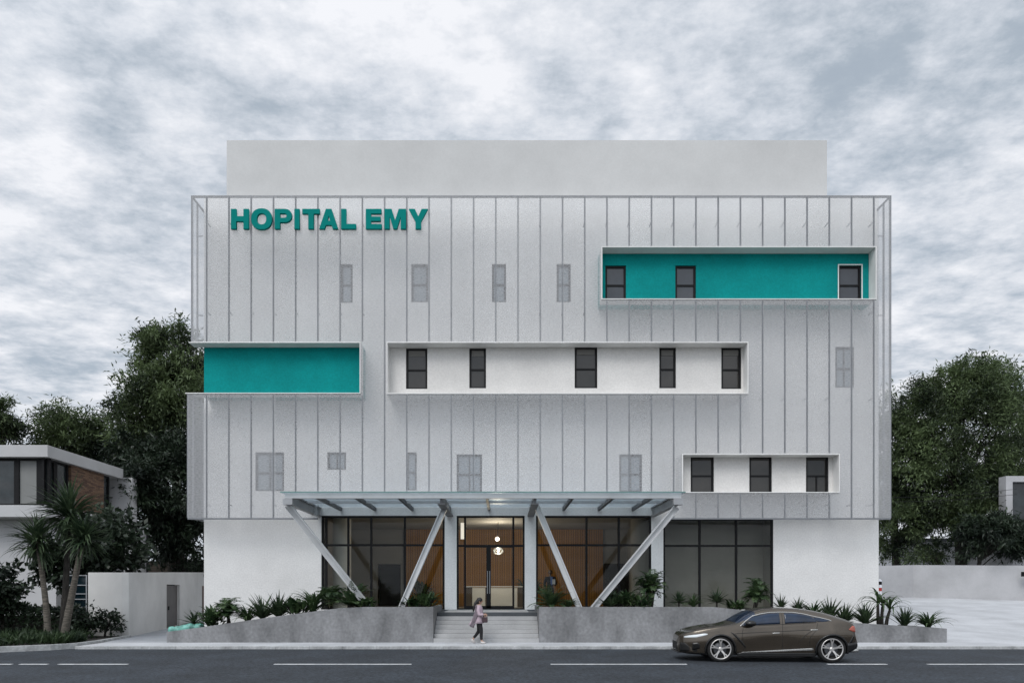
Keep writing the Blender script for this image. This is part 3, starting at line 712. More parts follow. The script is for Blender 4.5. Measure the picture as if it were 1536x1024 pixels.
def wallseg(mb, ta, tb, za, zb0, zb1, o0=0.0, o1=.25):
    p, q, r_, s_ = onwall(ta,o0), onwall(tb,o0), onwall(tb,o1), onwall(ta,o1)
    mb.add([(p.x,p.y,za),(q.x,q.y,za),(r_.x,r_.y,za),(s_.x,s_.y,za),(p.x,p.y,zb0),(q.x,q.y,zb1),(r_.x,r_.y,zb1),(s_.x,s_.y,zb0)],
           [(0,1,2,3),(4,7,6,5),(0,4,5,1),(1,5,6,2),(2,6,7,3),(3,7,4,0)])
zt_at = lambda t: 2.77 + .48*t/tl
m = MB(); wallseg(m, .002, t0, -.2, zt_at(0), zt_at(t0)); wallseg(m, t0, t1, 2.32, zt_at(t0), zt_at(t1)); wallseg(m, t1, tl, -.2, zt_at(t1), zt_at(tl))
m.build('drive_face', M['wallplain'], LW, fix=True)
M['taupe'] = pbr('taupe_gate', (.085,.075,.07), .6, .12, 2)
m = MB(); wallseg(m, t0+.02, t1-.02, .03, 2.28, 2.28, .14, .19); gate = m.build('gate', M['taupe'], LW, fix=True)
m = MB(); wallseg(m, t0+.9, t0+1.1, .95, 1.15, 1.15, .10, .139); m.build('handle', M['black'], gate, fix=True)
t2, t3 = tq(303), tq(306.5)
m = MB(); wallseg(m, t2, t3+.6, .05, 2.3, 2.3, -.02, -.004); m.build('side_door', pbr('brown_door', (.10,.05,.035), .6), LW, fix=True)
# dark glazed gate between wall and bed
GT = thing('glass_gate', 'dark glass gate with pale rails between the palms and the white wall', 'gate', (X(118,28.7),28.7,0))
ga, gb = X(105,28.72), X(131.8,28.72)
m = MB(); m.box(ga, gb, 28.70, 28.74, .06, Z(863,28.72)); m.build('glass_panel', pbr('petrol_glass', (.006,.016,.022), .12, .2, 1), GT)
m = MB()
for py in (862.5, 877, 890, 898, 910): m.box(ga, gb, 28.66, 28.695, Z(py,28.72)-.02, Z(py,28.72)+.02)
m.box(gb-.05, gb, 28.655, 28.66, .06, Z(862,28.7)); m.build('rail', M['steel'], GT)
# board fence above the far part of the wall
m = MB(); m.box(X(200,47), X(330,47), 47.0, 47.06, 0, Z(841,47)); BF = m.build('board_fence', M['fencewood'])
tag(BF, 'dark horizontal board fence showing above the white boundary wall', 'fence')

# left neighbour: two storey villa with glazed corner and brick panel
YH = 32.0; hx = X(70,YH); yb = 37.8; yl = 33.2
HL = thing('neighbour_villa', 'flat roofed white villa with dark corner glazing and a brick panel behind the palms', 'house', (-30, 36, 0))
zr0, zr1, zsl1, zsl0 = Z(668,YH), Z(686,YH), Z(757,YH), Z(775,YH)
m = MB(); m.box(-60, hx+.15, YH-.15, yb+.4, zr1, zr0); HR = m.build('roof', M['roofgrey'], HL, bevel=.02)
m = MB(); m.box(X(56,34.5), X(66,34.5), 34.3, 34.6, zr0+.003, zr0+.38); m.build('roof_vent', M['housewhite'], HR)
m = MB(); m.prism([(-45, zr0+.003),(-27.2, zr0+.003),(-29.5, zr0+1.25),(-45, zr0+1.5)], 36.5, 42, 'y'); m.build('rear_roof', M['steel'], HR)
m = MB(); m.box(-60, hx, YH, yb+.2, zsl0, zsl1); m.build('floor_slab', M['housewhite'], HL, bevel=.02)
m = MB(); m.box(-60, hx-.35, yl, yb, -.1, zsl0-.003); m.build('ground_wall', M['housewhite'], HL)
m = MB(); m.box(-60, hx-.5, YH+2.2, YH+2.3, zsl1, zr1); m.build('room_wall', M['lobbywall'], HL)
# corner glazing, front
M['villaglass'] = pbr('villa_pane', (.035,.042,.045), .05, .3, .8)
M['villablind'] = pbr('villa_blind', (.20,.205,.20), .7, .05, 1)
def villa_window(px0, px1, mat):
    m = MB(); a, b = X(px0,YH), X(px1,YH); f=.12
    m.box(a, a+f, YH+.2, YH+.32, zsl1, zr1); m.box(b-f, b, YH+.2, YH+.32, zsl1, zr1); m.box(a+f, b-f, YH+.2, YH+.32, zsl1, zsl1+.09); m.box(a+f, b-f, YH+.2, YH+.32, zr1-.1, zr1)
    w_ = m.build('window', M['black'], HL)
    m = MB(); m.box(a+f, b-f, YH+.27, YH+.29, zsl1+.09, zr1-.1); m.build('pane', mat, w_)
villa_window(-60, 20, M['villaglass']); villa_window(20, 54, M['villablind']); villa_window(54, 70, M['villaglass'])
# side face glazing and brick
def sy_(px): return hx/((px-CX)/FPX)
def side_panel(px0, px1, name, mat, inset, frame=True, parent=HL):
    a, b = sy_(px0), sy_(px1)
    if frame:
        m = MB(); f=.13
        m.box(hx-.3, hx-.18, a, a+f, zsl1, zr1); m.box(hx-.3, hx-.18, b-f, b, zsl1, zr1); m.box(hx-.3, hx-.18, a+f, b-f, zr1-.1, zr1); m.box(hx-.3, hx-.18, a+f, b-f, zsl1, zsl1+.09)
        w_ = m.build('window', M['black'], HL)
        m = MB(); m.box(hx-.27, hx-.25, a+f, b-f, zsl1+.09, zr1-.1); m.build('pane', mat, w_)
    else:
        m = MB(); m.box(hx-.3, hx-inset, a, b, zsl1, zr1); m.build(name, mat, HL)
side_panel(71.5, 89, 'w', M['villaglass'], .25); side_panel(89, 108, 'w', M['villaglass'], .25)
side_panel(108.5, 157.5, 'brick_panel', M['brick'], .06, False)
side_panel(158, 169, 'w', M['villaglass'], .25)
m = MB(); m.box(-26, X(198,38.3), 38.3, 38.8, -.1, Z(716,38.3)); m.build('rear_wing', M['housewhite'], HL)
m = MB(); m.box(X(184,37.4), X(203,37.4), 37.4, 38.29, -.1, Z(787,37.4)); m.build('side_annexe', M['wallplain'], HL)
m = MB(); m.box(X(203,37.5), X(211,37.5), 37.5, 38.29, -.1, Z(789,37.5)); m.build('annexe_return', M['wallgrey'], HL)
m = MB(); m.tube([(X(221,38.0),38.0,3),(X(221,38.0),38.0,Z(797,38.0))], .06); m.build('drainpipe', M['black'], HL)

# right boundary wall round the forecourt
RW = thing('forecourt_wall', 'plain grey wall enclosing the raised forecourt beside the clinic', 'wall', (31, 48, 1.4))
m = MB()
pts = [(24.0,46.6,3.66,1.2),(X(1370,48),48.0,3.83,1.3),(41.5,42.6,3.55,.9)]
for (xa,ya,za,ba),(xb,yb_,zb,bb) in zip(pts[:-1],pts[1:]):
    m.add([(xa,ya,ba),(xb,yb_,bb),(xb,yb_+.25,bb),(xa,ya+.25,ba),(xa,ya,za),(xb,yb_,zb),(xb,yb_+.25,zb),(xa,ya+.25,za)],
          [(0,3,2,1),(4,5,6,7),(0,1,5,4),(1,2,6,5),(2,3,7,6),(3,0,4,7)])
m.build('wall_face', M['wallgrey'], RW)
m = MB(); px_, py_ = X(1536,45.0)-.02, 44.95
m.box(px_-.18, px_+.25, 44.7, 45.0, Z(864,44.8), Z(857,44.8)); m.build('wall_lamp', M['black'], RW)
# white house behind the trees on the right, and the concrete portal at the edge
WH = thing('white_outbuilding', 'low white building glimpsed between trunks behind the grey wall', 'house', (X(1410,62),62,1.5))
m = MB(); m.box(X(1340,62), X(1480,62), 62, 68, 1.4, Z(812,62)); m.build('wall', M['housewhite'], WH)
m = MB(); m.box(X(1335,62), X(1485,62), 61.7, 68.3, Z(812,62)+.003, Z(812,62)+.3); m.build('roof', M['darksteel'], WH)
m = MB(); m.box(X(1436,62), X(1442,62), 61.95, 61.998, 1.4, Z(818,62)); m.build('door', M['black'], WH)
CPX = thing('concrete_portal_house', 'house end with a pale concrete portal frame above the forecourt wall', 'house', (X(1540,48),48,1.45))
YQ = 47.6
m = MB(); m.box(X(1509,YQ), X(1519,YQ), YQ, YQ+.7, 1.4, Z(722,YQ)); m.box(X(1509,YQ), 52, YQ, YQ+.7, Z(722,YQ)+.001, Z(713.5,YQ)); m.build('portal_frame', M['wallgrey'], CPX)
m = MB(); m.box(X(1524,YQ)+.002, 52, YQ+.8, YQ+5, 1.4, Z(805,YQ)); m.build('wall', M['wallgrey'], CPX)
m = MB(); m.box(X(1519,YQ)+.002, 52, YQ+.5, YQ+.55, Z(805,YQ), Z(722,YQ)); m.build('window', M['villaglass'], CPX)
# striped post peeping past the corner of the clinic
SPX, SPY = X(1319.5,31.5), 31.5
SP = thing('striped_post', 'red and white striped post peeping past the right corner of the clinic', 'post', (SPX, SPY, .25))
zs_ = [Z(py,SPY) for py in (868,872,876.5,881,886,893,908)]
m = MB(); m.lathe([(.09,.2),(.09,zs_[0]-.06),(.05,zs_[0]-.02),(.001,zs_[0])],(SPX,SPY,0),16); m.build('post', M['paper'], SP, smooth=False)
for a, b in ((zs_[2],zs_[1]+.01),(zs_[4],zs_[3])):
    m = MB(); m.lathe([(.093,a),(.093,b)],(SPX,SPY,0),16); m.build('band', M['red'] if a < zs_[3] else M['black'], SP)
# cables crossing in front of the trees on the right
for k, (ya, yb2, lab) in enumerate(((746,733,'thin black overhead cable crossing in front of the right trees, the upper of two'),(752,741,'thin black overhead cable crossing in front of the right trees, the lower of two'))):
    m = MB(); Yc = 46.0; P = []
    for i in range(13):
        t = i/12; P.append((X(1325+200*t,Yc), Yc, Z(ya+(yb2-ya)*t,Yc)-.15*math.sin(math.pi*t)))
    m.tube(P, .015, 5); tag(m.build('overhead_cable', M['black']), lab, 'cable', 'overhead cables')
# rolled plastic at the low end of the left planter
RL = MB(); P = []; rr = []
for i in range(22):
    t = i/21; xx = X(252+52*t, 26.0); P.append((xx, 25.98+.06*math.sin(t*9), topz(ltop,min(max(xx,ltop[0][0]),ltop[-1][0]))+.02+.03*math.sin(t*13))); rr.append(.10+.05*abs(math.sin(t*17))+(.03 if t > .2 else 0)-(.08 if i in (0,21) else 0))
RL.tube(P, rr, 12); tag(RL.build('plastic_sheet', M['tarp'], smooth=True), 'crumpled teal plastic sheet lying on the low left end of the planter', 'plastic sheet')
# ================================================================== TREES
def quads_mesh(name, V, F4, mats, parent):
    me = bpy.data.meshes.new(name); n = len(V)
    me.vertices.add(n); me.vertices.foreach_set('co', V.astype(np.float32).ravel())
    F4 = np.asarray(F4); me.loops.add(F4.size); me.loops.foreach_set('vertex_index', F4.astype(np.int32).ravel())
    me.polygons.add(len(F4)); me.polygons.foreach_set('loop_start', np.arange(0, F4.size, 4, dtype=np.int32))
    me.update(calc_edges=True)
    return link_mesh(name, me, mats, parent)
def leaf_quads(P, D, Nn, ln, wd):
    """diamond leaves: base P, direction D, side from Nn"""
    S = np.cross(D, Nn); S /= np.linalg.norm(S, axis=1, keepdims=True)+1e-9
    ln = ln[:,None]; wd = wd[:,None]
    up = np.cross(S, D)
    a = P; b = P + D*ln*.45 + S*wd*.5 + up*ln*.06; c = P + D*ln - up*ln*.08; e = P + D*ln*.45 - S*wd*.5 + up*ln*.06
    V = np.stack([a,b,c,e],1).reshape(-1,3)
    F = np.arange(len(P)*4).reshape(-1,4)
    return V, F
def crown(rng, c, rad, nclump, per, ln, wd, spread, droop=.35, lump=.28, hollow=.45, flat=.0):
    """leaf clumps through an uneven ellipsoid volume; each clump a drooping spray"""
    c = np.array(c); rad = np.array(rad)
    u = rng.normal(size=(nclump,3)); u /= np.linalg.norm(u,axis=1,keepdims=True)
    k = rng.normal(size=(7,3))*1.9; ph = rng.uniform(0,6.28,7)
    lumps = 1 + lump*np.sin(u@k.T + ph).mean(1)*2.0
    r = (hollow + (1-hollow)*rng.uniform(0,1,nclump)**.6)*lumps
    C = c + u*rad*r[:,None]
    out = []
    n = nclump*per
    ci = np.repeat(np.arange(nclump), per)
    dirs = u*np.array([1,1,.6]) + np.array([0,0,.25]) + rng.normal(size=(nclump,3))*.35
    dirs /= np.linalg.norm(dirs,axis=1,keepdims=True)
    t = rng.uniform(-.6,1,n)
    size = rng.uniform(.6,1.25,nclump)[ci]
    P = C[ci] + dirs[ci]*(t*spread*size)[:,None] + rng.normal(size=(n,3))*spread*.30*size[:,None]*np.array([1,1,.7])
    P[:,2] -= droop*spread*np.clip(t,0,1)**2
    D = dirs[ci]*.7 + rng.normal(size=(n,3))*.7; D[:,2] -= droop
    D /= np.linalg.norm(D,axis=1,keepdims=True)
    Nn = rng.normal(size=(n,3))*.6 + np.array([0,0,1])
    V, F = leaf_quads(P, D, Nn, ln*rng.uniform(.6,1.3,n), wd*rng.uniform(.7,1.3,n))
    return V, F, C
def tree(name, label, cat, x, y, zb, trunk_r, parts, mats, seed, group=None, bark='bark', lean=0.0, per=120, ln=.38, wd=.095, trunk_to=None):
    """parts: list of (centre, radii, clumps, spread)"""
    rng = np.random.default_rng(seed)
    t = thing(name, label, cat, (x, y, zb), group)
    V, F, Cs, off = [], [], [], 0
    for (c, rad, ncl, spread) in parts:
        v, f, C = crown(rng, c, rad, ncl, per, ln, wd, spread)
        V.append(v); F.append(f+off); off += len(v); Cs.append(C)
    V = np.concatenate(V) - np.array([x,y,zb]); F = np.concatenate(F)
    quads_mesh('crown', V, F, mats, t)
    m = MB(); Cs = np.concatenate(Cs)
    ztop = trunk_to or (Cs[:,2].max()*.75 + zb*.25)
    P = []; rr = []
    for i in range(9):
        s = i/8; P.append((x+lean*s+.18*math.sin(3*s+seed), y+.18*math.cos(4*s+seed)-.18*math.cos(seed), zb-.1+(ztop-zb)*s)); rr.append(trunk_r*(1-.75*s)+.02)
    m.tube(P, rr, 9)
    for i in rng.choice(len(Cs), min(len(Cs), 26), replace=False):
        q = Cs[i]; s = float(np.clip(.25+.6*(q[2]-zb)/(ztop-zb+.01)*.75, .25, .92)); a = np.array(P[int(s*8)])
        mid = (a+q)/2 + np.array([0,0,.35]); r0 = trunk_r*.38*(1-.6*s)
        m.tube([tuple(a), tuple(mid), tuple(q)], [r0, r0*.6, r0*.2], 6)
    m.build('trunk', M[bark], t, smooth=True)
    return t
def Q(px, py, Y): return (X(px,Y), Y, Z(py,Y))
def blob(px, py, Y, rx, rz, n, spread=1.1, ry=None):
    return (Q(px,py,Y), (rx*Y/FPX, (ry or rx)*Y/FPX, rz*Y/FPX), n, spread)
TG = 'trees behind the clinic and its neighbours'
tree('tree', 'tallest dark tree, rising behind the left flank of the clinic', 'tree', X(262,47), 47, 0, .45,
     [blob(268,620,47,62,70,150,1.3), blob(215,625,46,42,52,70,1.2), blob(262,550,48,50,46,80,1.1), blob(243,512,48,26,22,24,.9)], [M['leafA']], 11, TG)
tree('tree', 'dense dark lower tree filling the gap between villa and clinic', 'tree', X(270,43), 43, 0, .3,
     [blob(255,735,43,60,80,170,1.1), blob(285,790,44,45,60,90,1.0), blob(212,690,44,36,40,50,1.0), blob(208,730,39.5,16,34,34,.7)], [M['leafB']], 12, TG)
tree('tree', 'broad mid green tree rising behind the villa roof', 'tree', X(112,56), 56, 0, .45,
     [blob(113,655,56,44,46,110,1.1), blob(158,672,57,30,38,50,1.1), blob(84,682,55,22,30,30,1.0)], [M['leafA']], 13, TG)
tree('tree', 'tree with sparse yellowish crown above the far left villa roof', 'tree', X(-4,52), 52, 0, .4,
     [blob(-16,630,52,30,30,60,1.0), blob(18,638,52,11,16,12,.8)], [M['leafA']], 14, TG)
tree('tree', 'biggest tree right of the clinic, full rounded crown to the wall', 'tree', X(1441,53), 53, 1.5, .5,
     [blob(1440,660,53,80,98,280,1.3), blob(1478,582,53,40,38,60,1.0), blob(1420,590,53,38,40,55,1.0), blob(1440,760,52.5,80,55,120,1.2)], [M['leafA']], 15, TG)
tree('tree', 'narrower tree close against the right flank of the clinic', 'tree', X(1348,56), 56, 1.5, .38,
     [blob(1350,680,56,42,85,150,1.3), blob(1345,780,55,40,50,70,1.1)], [M['leafA']], 16, TG)
tree('tree', 'tree at the far right edge leaning over the portal house', 'tree', X(1512,58), 58, 1.5, .45,
     [blob(1542,668,58,40,74,110,1.3), blob(1525,740,57,36,60,60,1.2)], [M['leafA']], 17, TG)
tree('tree', 'thin trunked dark tree in front of the portal house', 'tree', X(1464,47.4), 47.4, 1.42, .2,
     [blob(1487,796,47.2,32,28,60,.8), blob(1526,806,46.6,24,26,40,.7)], [M['leafB']], 18, TG)
tree('bush', 'yellow green bush showing over the grey wall below the trees', 'bush', X(1400,51), 51, 1.5, .12,
     [blob(1398,826,51,24,16,26,.7), blob(1378,835,51,14,10,10,.6)], [M['leafA']], 19, None, per=40)

# garden shrubs on the left
tree('shrub', 'large dark broad leaved shrub behind the palms and above the glass gate', 'shrub', X(160,30.5), 30.5, 0, .12,
     [blob(165,812,30.5,44,42,80,.55), blob(120,850,30.5,40,30,40,.5), blob(95,845,30,22,40,24,.5)], [M['leafB']], 21, None, per=38, ln=.30, wd=.20)
tree('shrub', 'small airy shrub in front of the white boundary wall', 'shrub', X(160,27.9), 27.9, .05, .035,
     [blob(158,926,27.9,17,10,12,.30), blob(148,938,27.9,10,9,6,.28), blob(172,934,27.9,9,12,7,.28)], [M['leafB']], 22, None, per=26, ln=.15, wd=.11)
tree('shrub', 'broad leaved shrub cut by the left edge in front of the villa', 'shrub', X(-2,26.5), 26.5, .06, .08,
     [blob(-2,872,26.5,20,28,34,.42), blob(-10,905,26.5,22,22,16,.4)], [M['leafB']], 23, None, per=34, ln=.26, wd=.15)
tree('shrub', 'dark bushy shrub at the foot of the glass gate', 'shrub', X(128,27.4), 27.4, .06, .05,
     [blob(126,928,27.4,20,17,30,.38), blob(112,938,27.0,12,12,12,.34)], [M['leafB']], 24, None, per=30, ln=.16, wd=.09)

# clipped hedge
rng = np.random.default_rng(31)
HX0, HX1, HY0, HY1 = -34.0, X(112,27.6), 26.8, 28.3
n = 15000
P = np.stack([rng.uniform(HX0,HX1,n), HY0+(HY1-HY0)*rng.beta(.5,.9,n), .1+(1.22)*rng.beta(1.6,.55,n)],1)
P[:,2] += .10*np.sin(P[:,0]*2.1)+.06*np.sin(P[:,0]*5.3+P[:,1]*3); P[:,1] += .10*np.sin(P[:,0]*3.3)
D = rng.normal(size=(n,3))*.8+np.array([0,-.5,.5]); D /= np.linalg.norm(D,axis=1,keepdims=True)
V, F = leaf_quads(P, D, rng.normal(size=(n,3)), rng.uniform(.10,.22,n), rng.uniform(.05,.10,n))
HG = thing('hedge', 'dark clipped hedge below the white villa wall', 'hedge', (-24, 27.5, .06))
quads_mesh('foliage', V-np.array([-24,27.5,.06]), F, [M['leafB']], HG)
m = MB(); 
m.box(HX0, HX1-.1, HY0+.35, HY1-.2, .06, .95); m.build('stems', M['bark'], HG)
# low ground cover between kerb and hedge
n = 16000
xs = rng.uniform(-34, -15.7, n)
yfront = np.interp(xs, [-60,-30,-17.05,-15.9,-15.6], [19.4,21.65,22.85,23.8,24.5])
yb_ = np.where(xs > X(140,27), np.interp(xs,[-17,-15.6],[26.6,25.0]), 27.0)
P = np.stack([xs, yfront+(np.maximum(yb_-yfront,.1))*rng.uniform(0,1,n)**1.1, np.full(n,.05)],1)
hgt = rng.uniform(.14,.40,n)*(1+.35*np.sin(xs*1.7)*np.sin(P[:,1]*2.3))
P[:,2] += rng.uniform(0,.22,n)
D = rng.normal(size=(n,3))*np.array([.55,.55,.1])+np.array([0,-.1,.75]); D /= np.linalg.norm(D,axis=1,keepdims=True)
V, F = leaf_quads(P, D, rng.normal(size=(n,3))*np.array([1,1,.3]), hgt, rng.uniform(.035,.08,n))
gc = quads_mesh('ground_cover', V, F, [M['grass']], None)
tag(gc, 'low leafy green ground cover behind the left kerb', 'ground cover', kind='stuff')

# ================================================================== STRAP LEAVED PLANTS
def strap(V, F, base, az, el, L, w, droop, seg=5, rng=None, fold=.25, tip=.05):
    """one arching blade, V-folded, 3 verts per ring"""
    b = len(V); p = Vector(base); e = el; h = Vector((math.cos(az), math.sin(az), 0)); s = Vector((-math.sin(az), math.cos(az), 0))
    for i in range(seg+1):
        t = i/seg; wd = w*(.55+.9*t if t < .45 else (1-t)/.55*.95)+w*tip*.2
        dirv = h*math.cos(e)+Vector((0,0,1))*math.sin(e); up = -h*math.sin(e)+Vector((0,0,1))*math.cos(e)
        V += [p - s*wd*.5 + up*wd*fold, p.copy(), p + s*wd*.5 + up*wd*fold]
        p = p + dirv*L/seg; e -= droop/seg*(.5+1.2*t)
    for i in range(seg):
        a = b+i*3; F.append((a,a+1,a+4,a+3)); F.append((a+1,a+2,a+5,a+4))
def frond(V, F, base, az, el, L, lw, ll, droop, pairs=11, rng=random):
    """feather frond: thin rachis with leaflets either side"""
    p = Vector(base); e = el; h = Vector((math.cos(az), math.sin(az), 0)); s = Vector((-math.sin(az), math.cos(az), 0)); pts = []
    for i in range(pairs+1):
        t = i/pairs; dirv = h*math.cos(e)+Vector((0,0,1))*math.sin(e); up = -h*math.sin(e)+Vector((0,0,1))*math.cos(e)
        pts.append((p.copy(), dirv, up)); p = p + dirv*L/pairs; e -= droop/pairs*(.5+1.1*t)
    for i in range(pairs):
        (p0,d0,u0),(p1,d1,u1) = pts[i], pts[i+1]; b = len(V); r = .008+.008*(1-i/pairs)
        V += [p0-s*r, p0+s*r, p1+s*r, p1-s*r]; F.append((b,b+1,b+2,b+3))
        t = i/pairs
        if t < .1: continue
        k = ll*math.sin(math.pi*(.12+.86*t))**.7
        for sg in (-1, 1):
            dd = (s*sg*.85 + d0*(.45+.5*t) + u0*.25 + Vector((0,0,-.12))).normalized(); q = p0+d0*rng.uniform(0,.4)*L/pairs
            nn = dd.cross(u0).normalized(); b = len(V); tipp = q+dd*k+Vector((0,0,-.18*k))
            V += [q, q+dd*k*.45+nn*lw*.5, tipp, q+dd*k*.45-nn*lw*.5]; F.append((b,b+1,b+2,b+3))
def from_lists(name, V, F, mat, parent):
    me = bpy.data.meshes.new(name); me.from_pydata([tuple(v) for v in V], [], F); me.update()
    return link_mesh(name, me, mat, parent)
rnd = random.Random(5)
def proto(kind, seed):
    r = random.Random(seed); V, F = [], []; stems = MB()
    root = bpy.data.objects.new('plant', None); COL.objects.link(root); ORG[root.name] = Vector((0,0,0))
    if kind == 'spiky':       # upright sword leaves, ~1 m tall
        for i in range(58):
            strap(V,F,(r.uniform(-.05,.05),r.uniform(-.05,.05),.05),r.uniform(0,6.28),R(r.uniform(28,86)),r.uniform(.65,1.08),r.uniform(.075,.11),r.uniform(.15,.75))
        stems.tube([(0,0,-.1),(0,0,.16)],[.07,.05],7)
    elif kind == 'arching':   # soft arching leaves
        for i in range(72):
            strap(V,F,(r.uniform(-.06,.06),r.uniform(-.06,.06),.08),r.uniform(0,6.28),R(r.uniform(35,82)),r.uniform(.8,1.25),r.uniform(.06,.085),r.uniform(1.1,2.2),7)
        stems.tube([(0,0,-.1),(0,0,.18)],[.08,.05],7)
    elif kind == 'rosette':   # small yucca on a short stem
        for i in range(56):
            strap(V,F,(0,0,.35),r.uniform(0,6.28),R(r.uniform(-15,85)),r.uniform(.5,.78),r.uniform(.07,.10),r.uniform(.1,.5),4)
        stems.tube([(0,0,-.1),(.02,0,.38)],[.05,.045],7)
    elif kind == 'cycad':
        for i in range(40):
            frond(V,F,(0,0,.15),i*2.4+r.uniform(-.2,.2),R(r.uniform(12,75)),r.uniform(.95,1.4),.05,r.uniform(.20,.28),r.uniform(.5,1.2),16,r)
        stems.tube([(0,0,-.1),(0,0,.2)],[.13,.10],9)
    elif kind == 'palm':      # several stems, arching feathery heads
        for k in range(5):
            a = r.uniform(0,6.28); bx, by = .10*math.cos(a)+.05*k-.08, .08*math.sin(a); hz = r.uniform(.55,1.15); tx, ty = bx+r.uniform(-.25,.25), by+r.uniform(-.15,.15)
            stems.tube([(bx,by,-.1),((bx+tx)/2,(by+ty)/2,hz*.5),(tx,ty,hz)],[.045,.035,.028],7)
            for i in range(11):
                frond(V,F,(tx,ty,hz),i*.785+r.uniform(-.3,.3),R(r.uniform(20,80)),r.uniform(.65,.95),.075,r.uniform(.24,.34),r.uniform(1.2,2.2),9,r)
            for i in range(7):
                strap(V,F,(tx,ty,hz-.05),r.uniform(0,6.28),R(r.uniform(20,80)),r.uniform(.4,.7),.06,r.uniform(.8,1.8),5)
    elif kind == 'broad':     # arching single palm with broad strap fronds (right end)
        for k in range(3):
            bx = (-.10,.02,.16)[k]; hz = (.85,.75,.62)[k]; tx = bx+(-.04,.02,.18)[k]
            stems.tube([(bx,0,-.1),((bx+tx)/2,.02,hz*.5),(tx,0,hz)],[.075,.06,.045],8)
            for i in range(13):
                strap(V,F,(tx,0,hz),i*.5+r.uniform(-.25,.25)+k,R(r.uniform(30,85)),r.uniform(.8,1.15),.10,r.uniform(1.6,2.8),8,fold=.15)
    elif kind == 'leafy':     # low leafy clump
        for i in range(110):
            a = r.uniform(0,6.28); rad = r.uniform(0,.42)
            strap(V,F,(rad*math.cos(a),rad*math.sin(a)*.7,r.uniform(.05,.32)),a+r.uniform(-.8,.8),R(r.uniform(5,75)),r.uniform(.22,.42),r.uniform(.09,.14),r.uniform(.6,1.6),4,fold=.15)
        for i in range(6): stems.tube([(0,0,-.1),(r.uniform(-.3,.3),r.uniform(-.2,.2),.3)],[.02,.012],5)
    from_lists('leaves', V, F, M['leafD'] if kind in ('spiky','rosette') else M['leafC'], root)
    stems.build('stem', M['bark'], root, smooth=True)
    return root
KINDS_ = {}
def put(kind, px, base_py, hpx, label, Y, tops, group='plants in the concrete planters', cat='plant', seed=None, wide=1.0, zb=None):
    natural = {'spiky':1.0,'arching':.95,'rosette':.95,'cycad':1.05,'palm':1.75,'broad':1.5,'leafy':.62}[kind]
    key = (kind, (seed or 0))
    if key not in KINDS_:
        KINDS_[key] = proto(kind, 100+len(KINDS_)*7); o = KINDS_[key]; first = True
    else: o = copy_tree(KINDS_[key])
    nm = {'spiky':'spiky_plant','arching':'arching_plant','rosette':'small_yucca','cycad':'cycad_plant','palm':'cane_palm','broad':'young_palm','leafy':'leafy_plant'}[kind]
    o.name = nm
    x = X(px, Y); z = topz(tops, x)-.10 if zb is None else zb
    # the plant should reach hpx above base_py in the picture
    ztop_ = Z(base_py-hpx, Y); s = max(.15,(ztop_-z)/natural)
    o.location = (x, Y, z); o.scale = (s*wide, s*wide, s); o.rotation_euler = (0,0,rnd.uniform(0,6.28) if kind != 'broad' else 0.1)
    tag(o, label, cat, group)
    return o
Lp, Rp = ltop, rtop
put('rosette',291,938,22,'tiny yucca beside the teal plastic sheet at the planter end',26.3,Lp,wide=1.25)
put('leafy',319,935,30,'broad leafed clump between the tiny end yucca and the first palm',26.5,Lp,wide=.9)
put('palm',343,930,40,'short bushy palm near the low end of the left planter',26.7,Lp,seed=1,wide=1.15)
put('arching',371,926,23,'drooping grassy plant right of the short bushy palm',26.4,Lp,wide=1.1)
put('spiky',394,922,36,'sword leaved plant halfway up the sloping left planter, lower of two',26.6,Lp,wide=1.1)
put('spiky',418,920,36,'sword leaved plant halfway up the sloping left planter, upper of two',26.8,Lp,seed=1,wide=1.15)
put('leafy',446,917,25,'low leafy clump on the white wall side of the left cane palm',26.5,Lp,wide=1.05)
put('arching',470,914,36,'grassy arching plant touching the left side of the tall cane palm',26.4,Lp,seed=1)
put('palm',494,912,47,'tall cane palm at the left corner of the lobby glazing',26.9,Lp,wide=1.0)
put('cycad',527,911,33,'dark feathery cycad under the outermost left strut',26.5,Lp,wide=1.1)
put('leafy',548,911,22,'small leafy clump at the foot of the outermost left strut',26.2,Lp,seed=1)
put('leafy',616,911,20,'low dark clump right of the second strut foot',26.7,Lp,seed=2)
put('leafy',638,911,27,'bushier clump at the right end of the left planter by the steps',26.5,Lp)
put('cycad',826,911,30,'wide dark cycad at the corner of the right planter by the steps',26.5,Rp,seed=1,wide=.98)
put('arching',853,911,18,'low grassy tuft between the wide cycad and the strut foot',26.3,Rp,seed=1,wide=1.2)
put('spiky',916,911,30,'low sword leaved plant just right of the strut foot',26.4,Rp,wide=1.3)
put('leafy',938,911,34,'dark leafy clump left of the tallest cane palm',26.5,Rp,seed=1,wide=.8)
put('palm',976,911,60,'tallest cane palm, before the white pillar right of the entrance',26.8,Rp,seed=2,wide=.95)
put('leafy',962,911,26,'dark leafy clump at the foot of the tallest cane palm',26.2,Rp,seed=2,wide=.9)
put('rosette',1018,911,25,'little yucca on a thin stem, first below the plain glazing',26.5,Rp)
put('arching',1040,911,24,'grassy plant between two little yuccas below the plain glazing',26.6,Rp,wide=.8)
put('rosette',1075,911,28,'little yucca in the middle of the plain glazing',26.4,Rp,seed=1)
put('leafy',1104,913,18,'low flat clump left of the cane palm above the car bonnet',26.4,Rp)
put('palm',1132,914,55,'cane palm at the right end of the plain glazing above the car',26.7,Rp,seed=1,wide=.8)
put('rosette',1171,917,25,'little yucca against the right white wall, left one of a pair',26.5,Rp,wide=.85)
put('rosette',1197,920,23,'little yucca against the right white wall, right one of a pair',26.5,Rp,seed=1,wide=.9)
put('arching',1221,924,28,'grassy plant showing above the rear of the car roof',26.5,Rp,wide=.9)
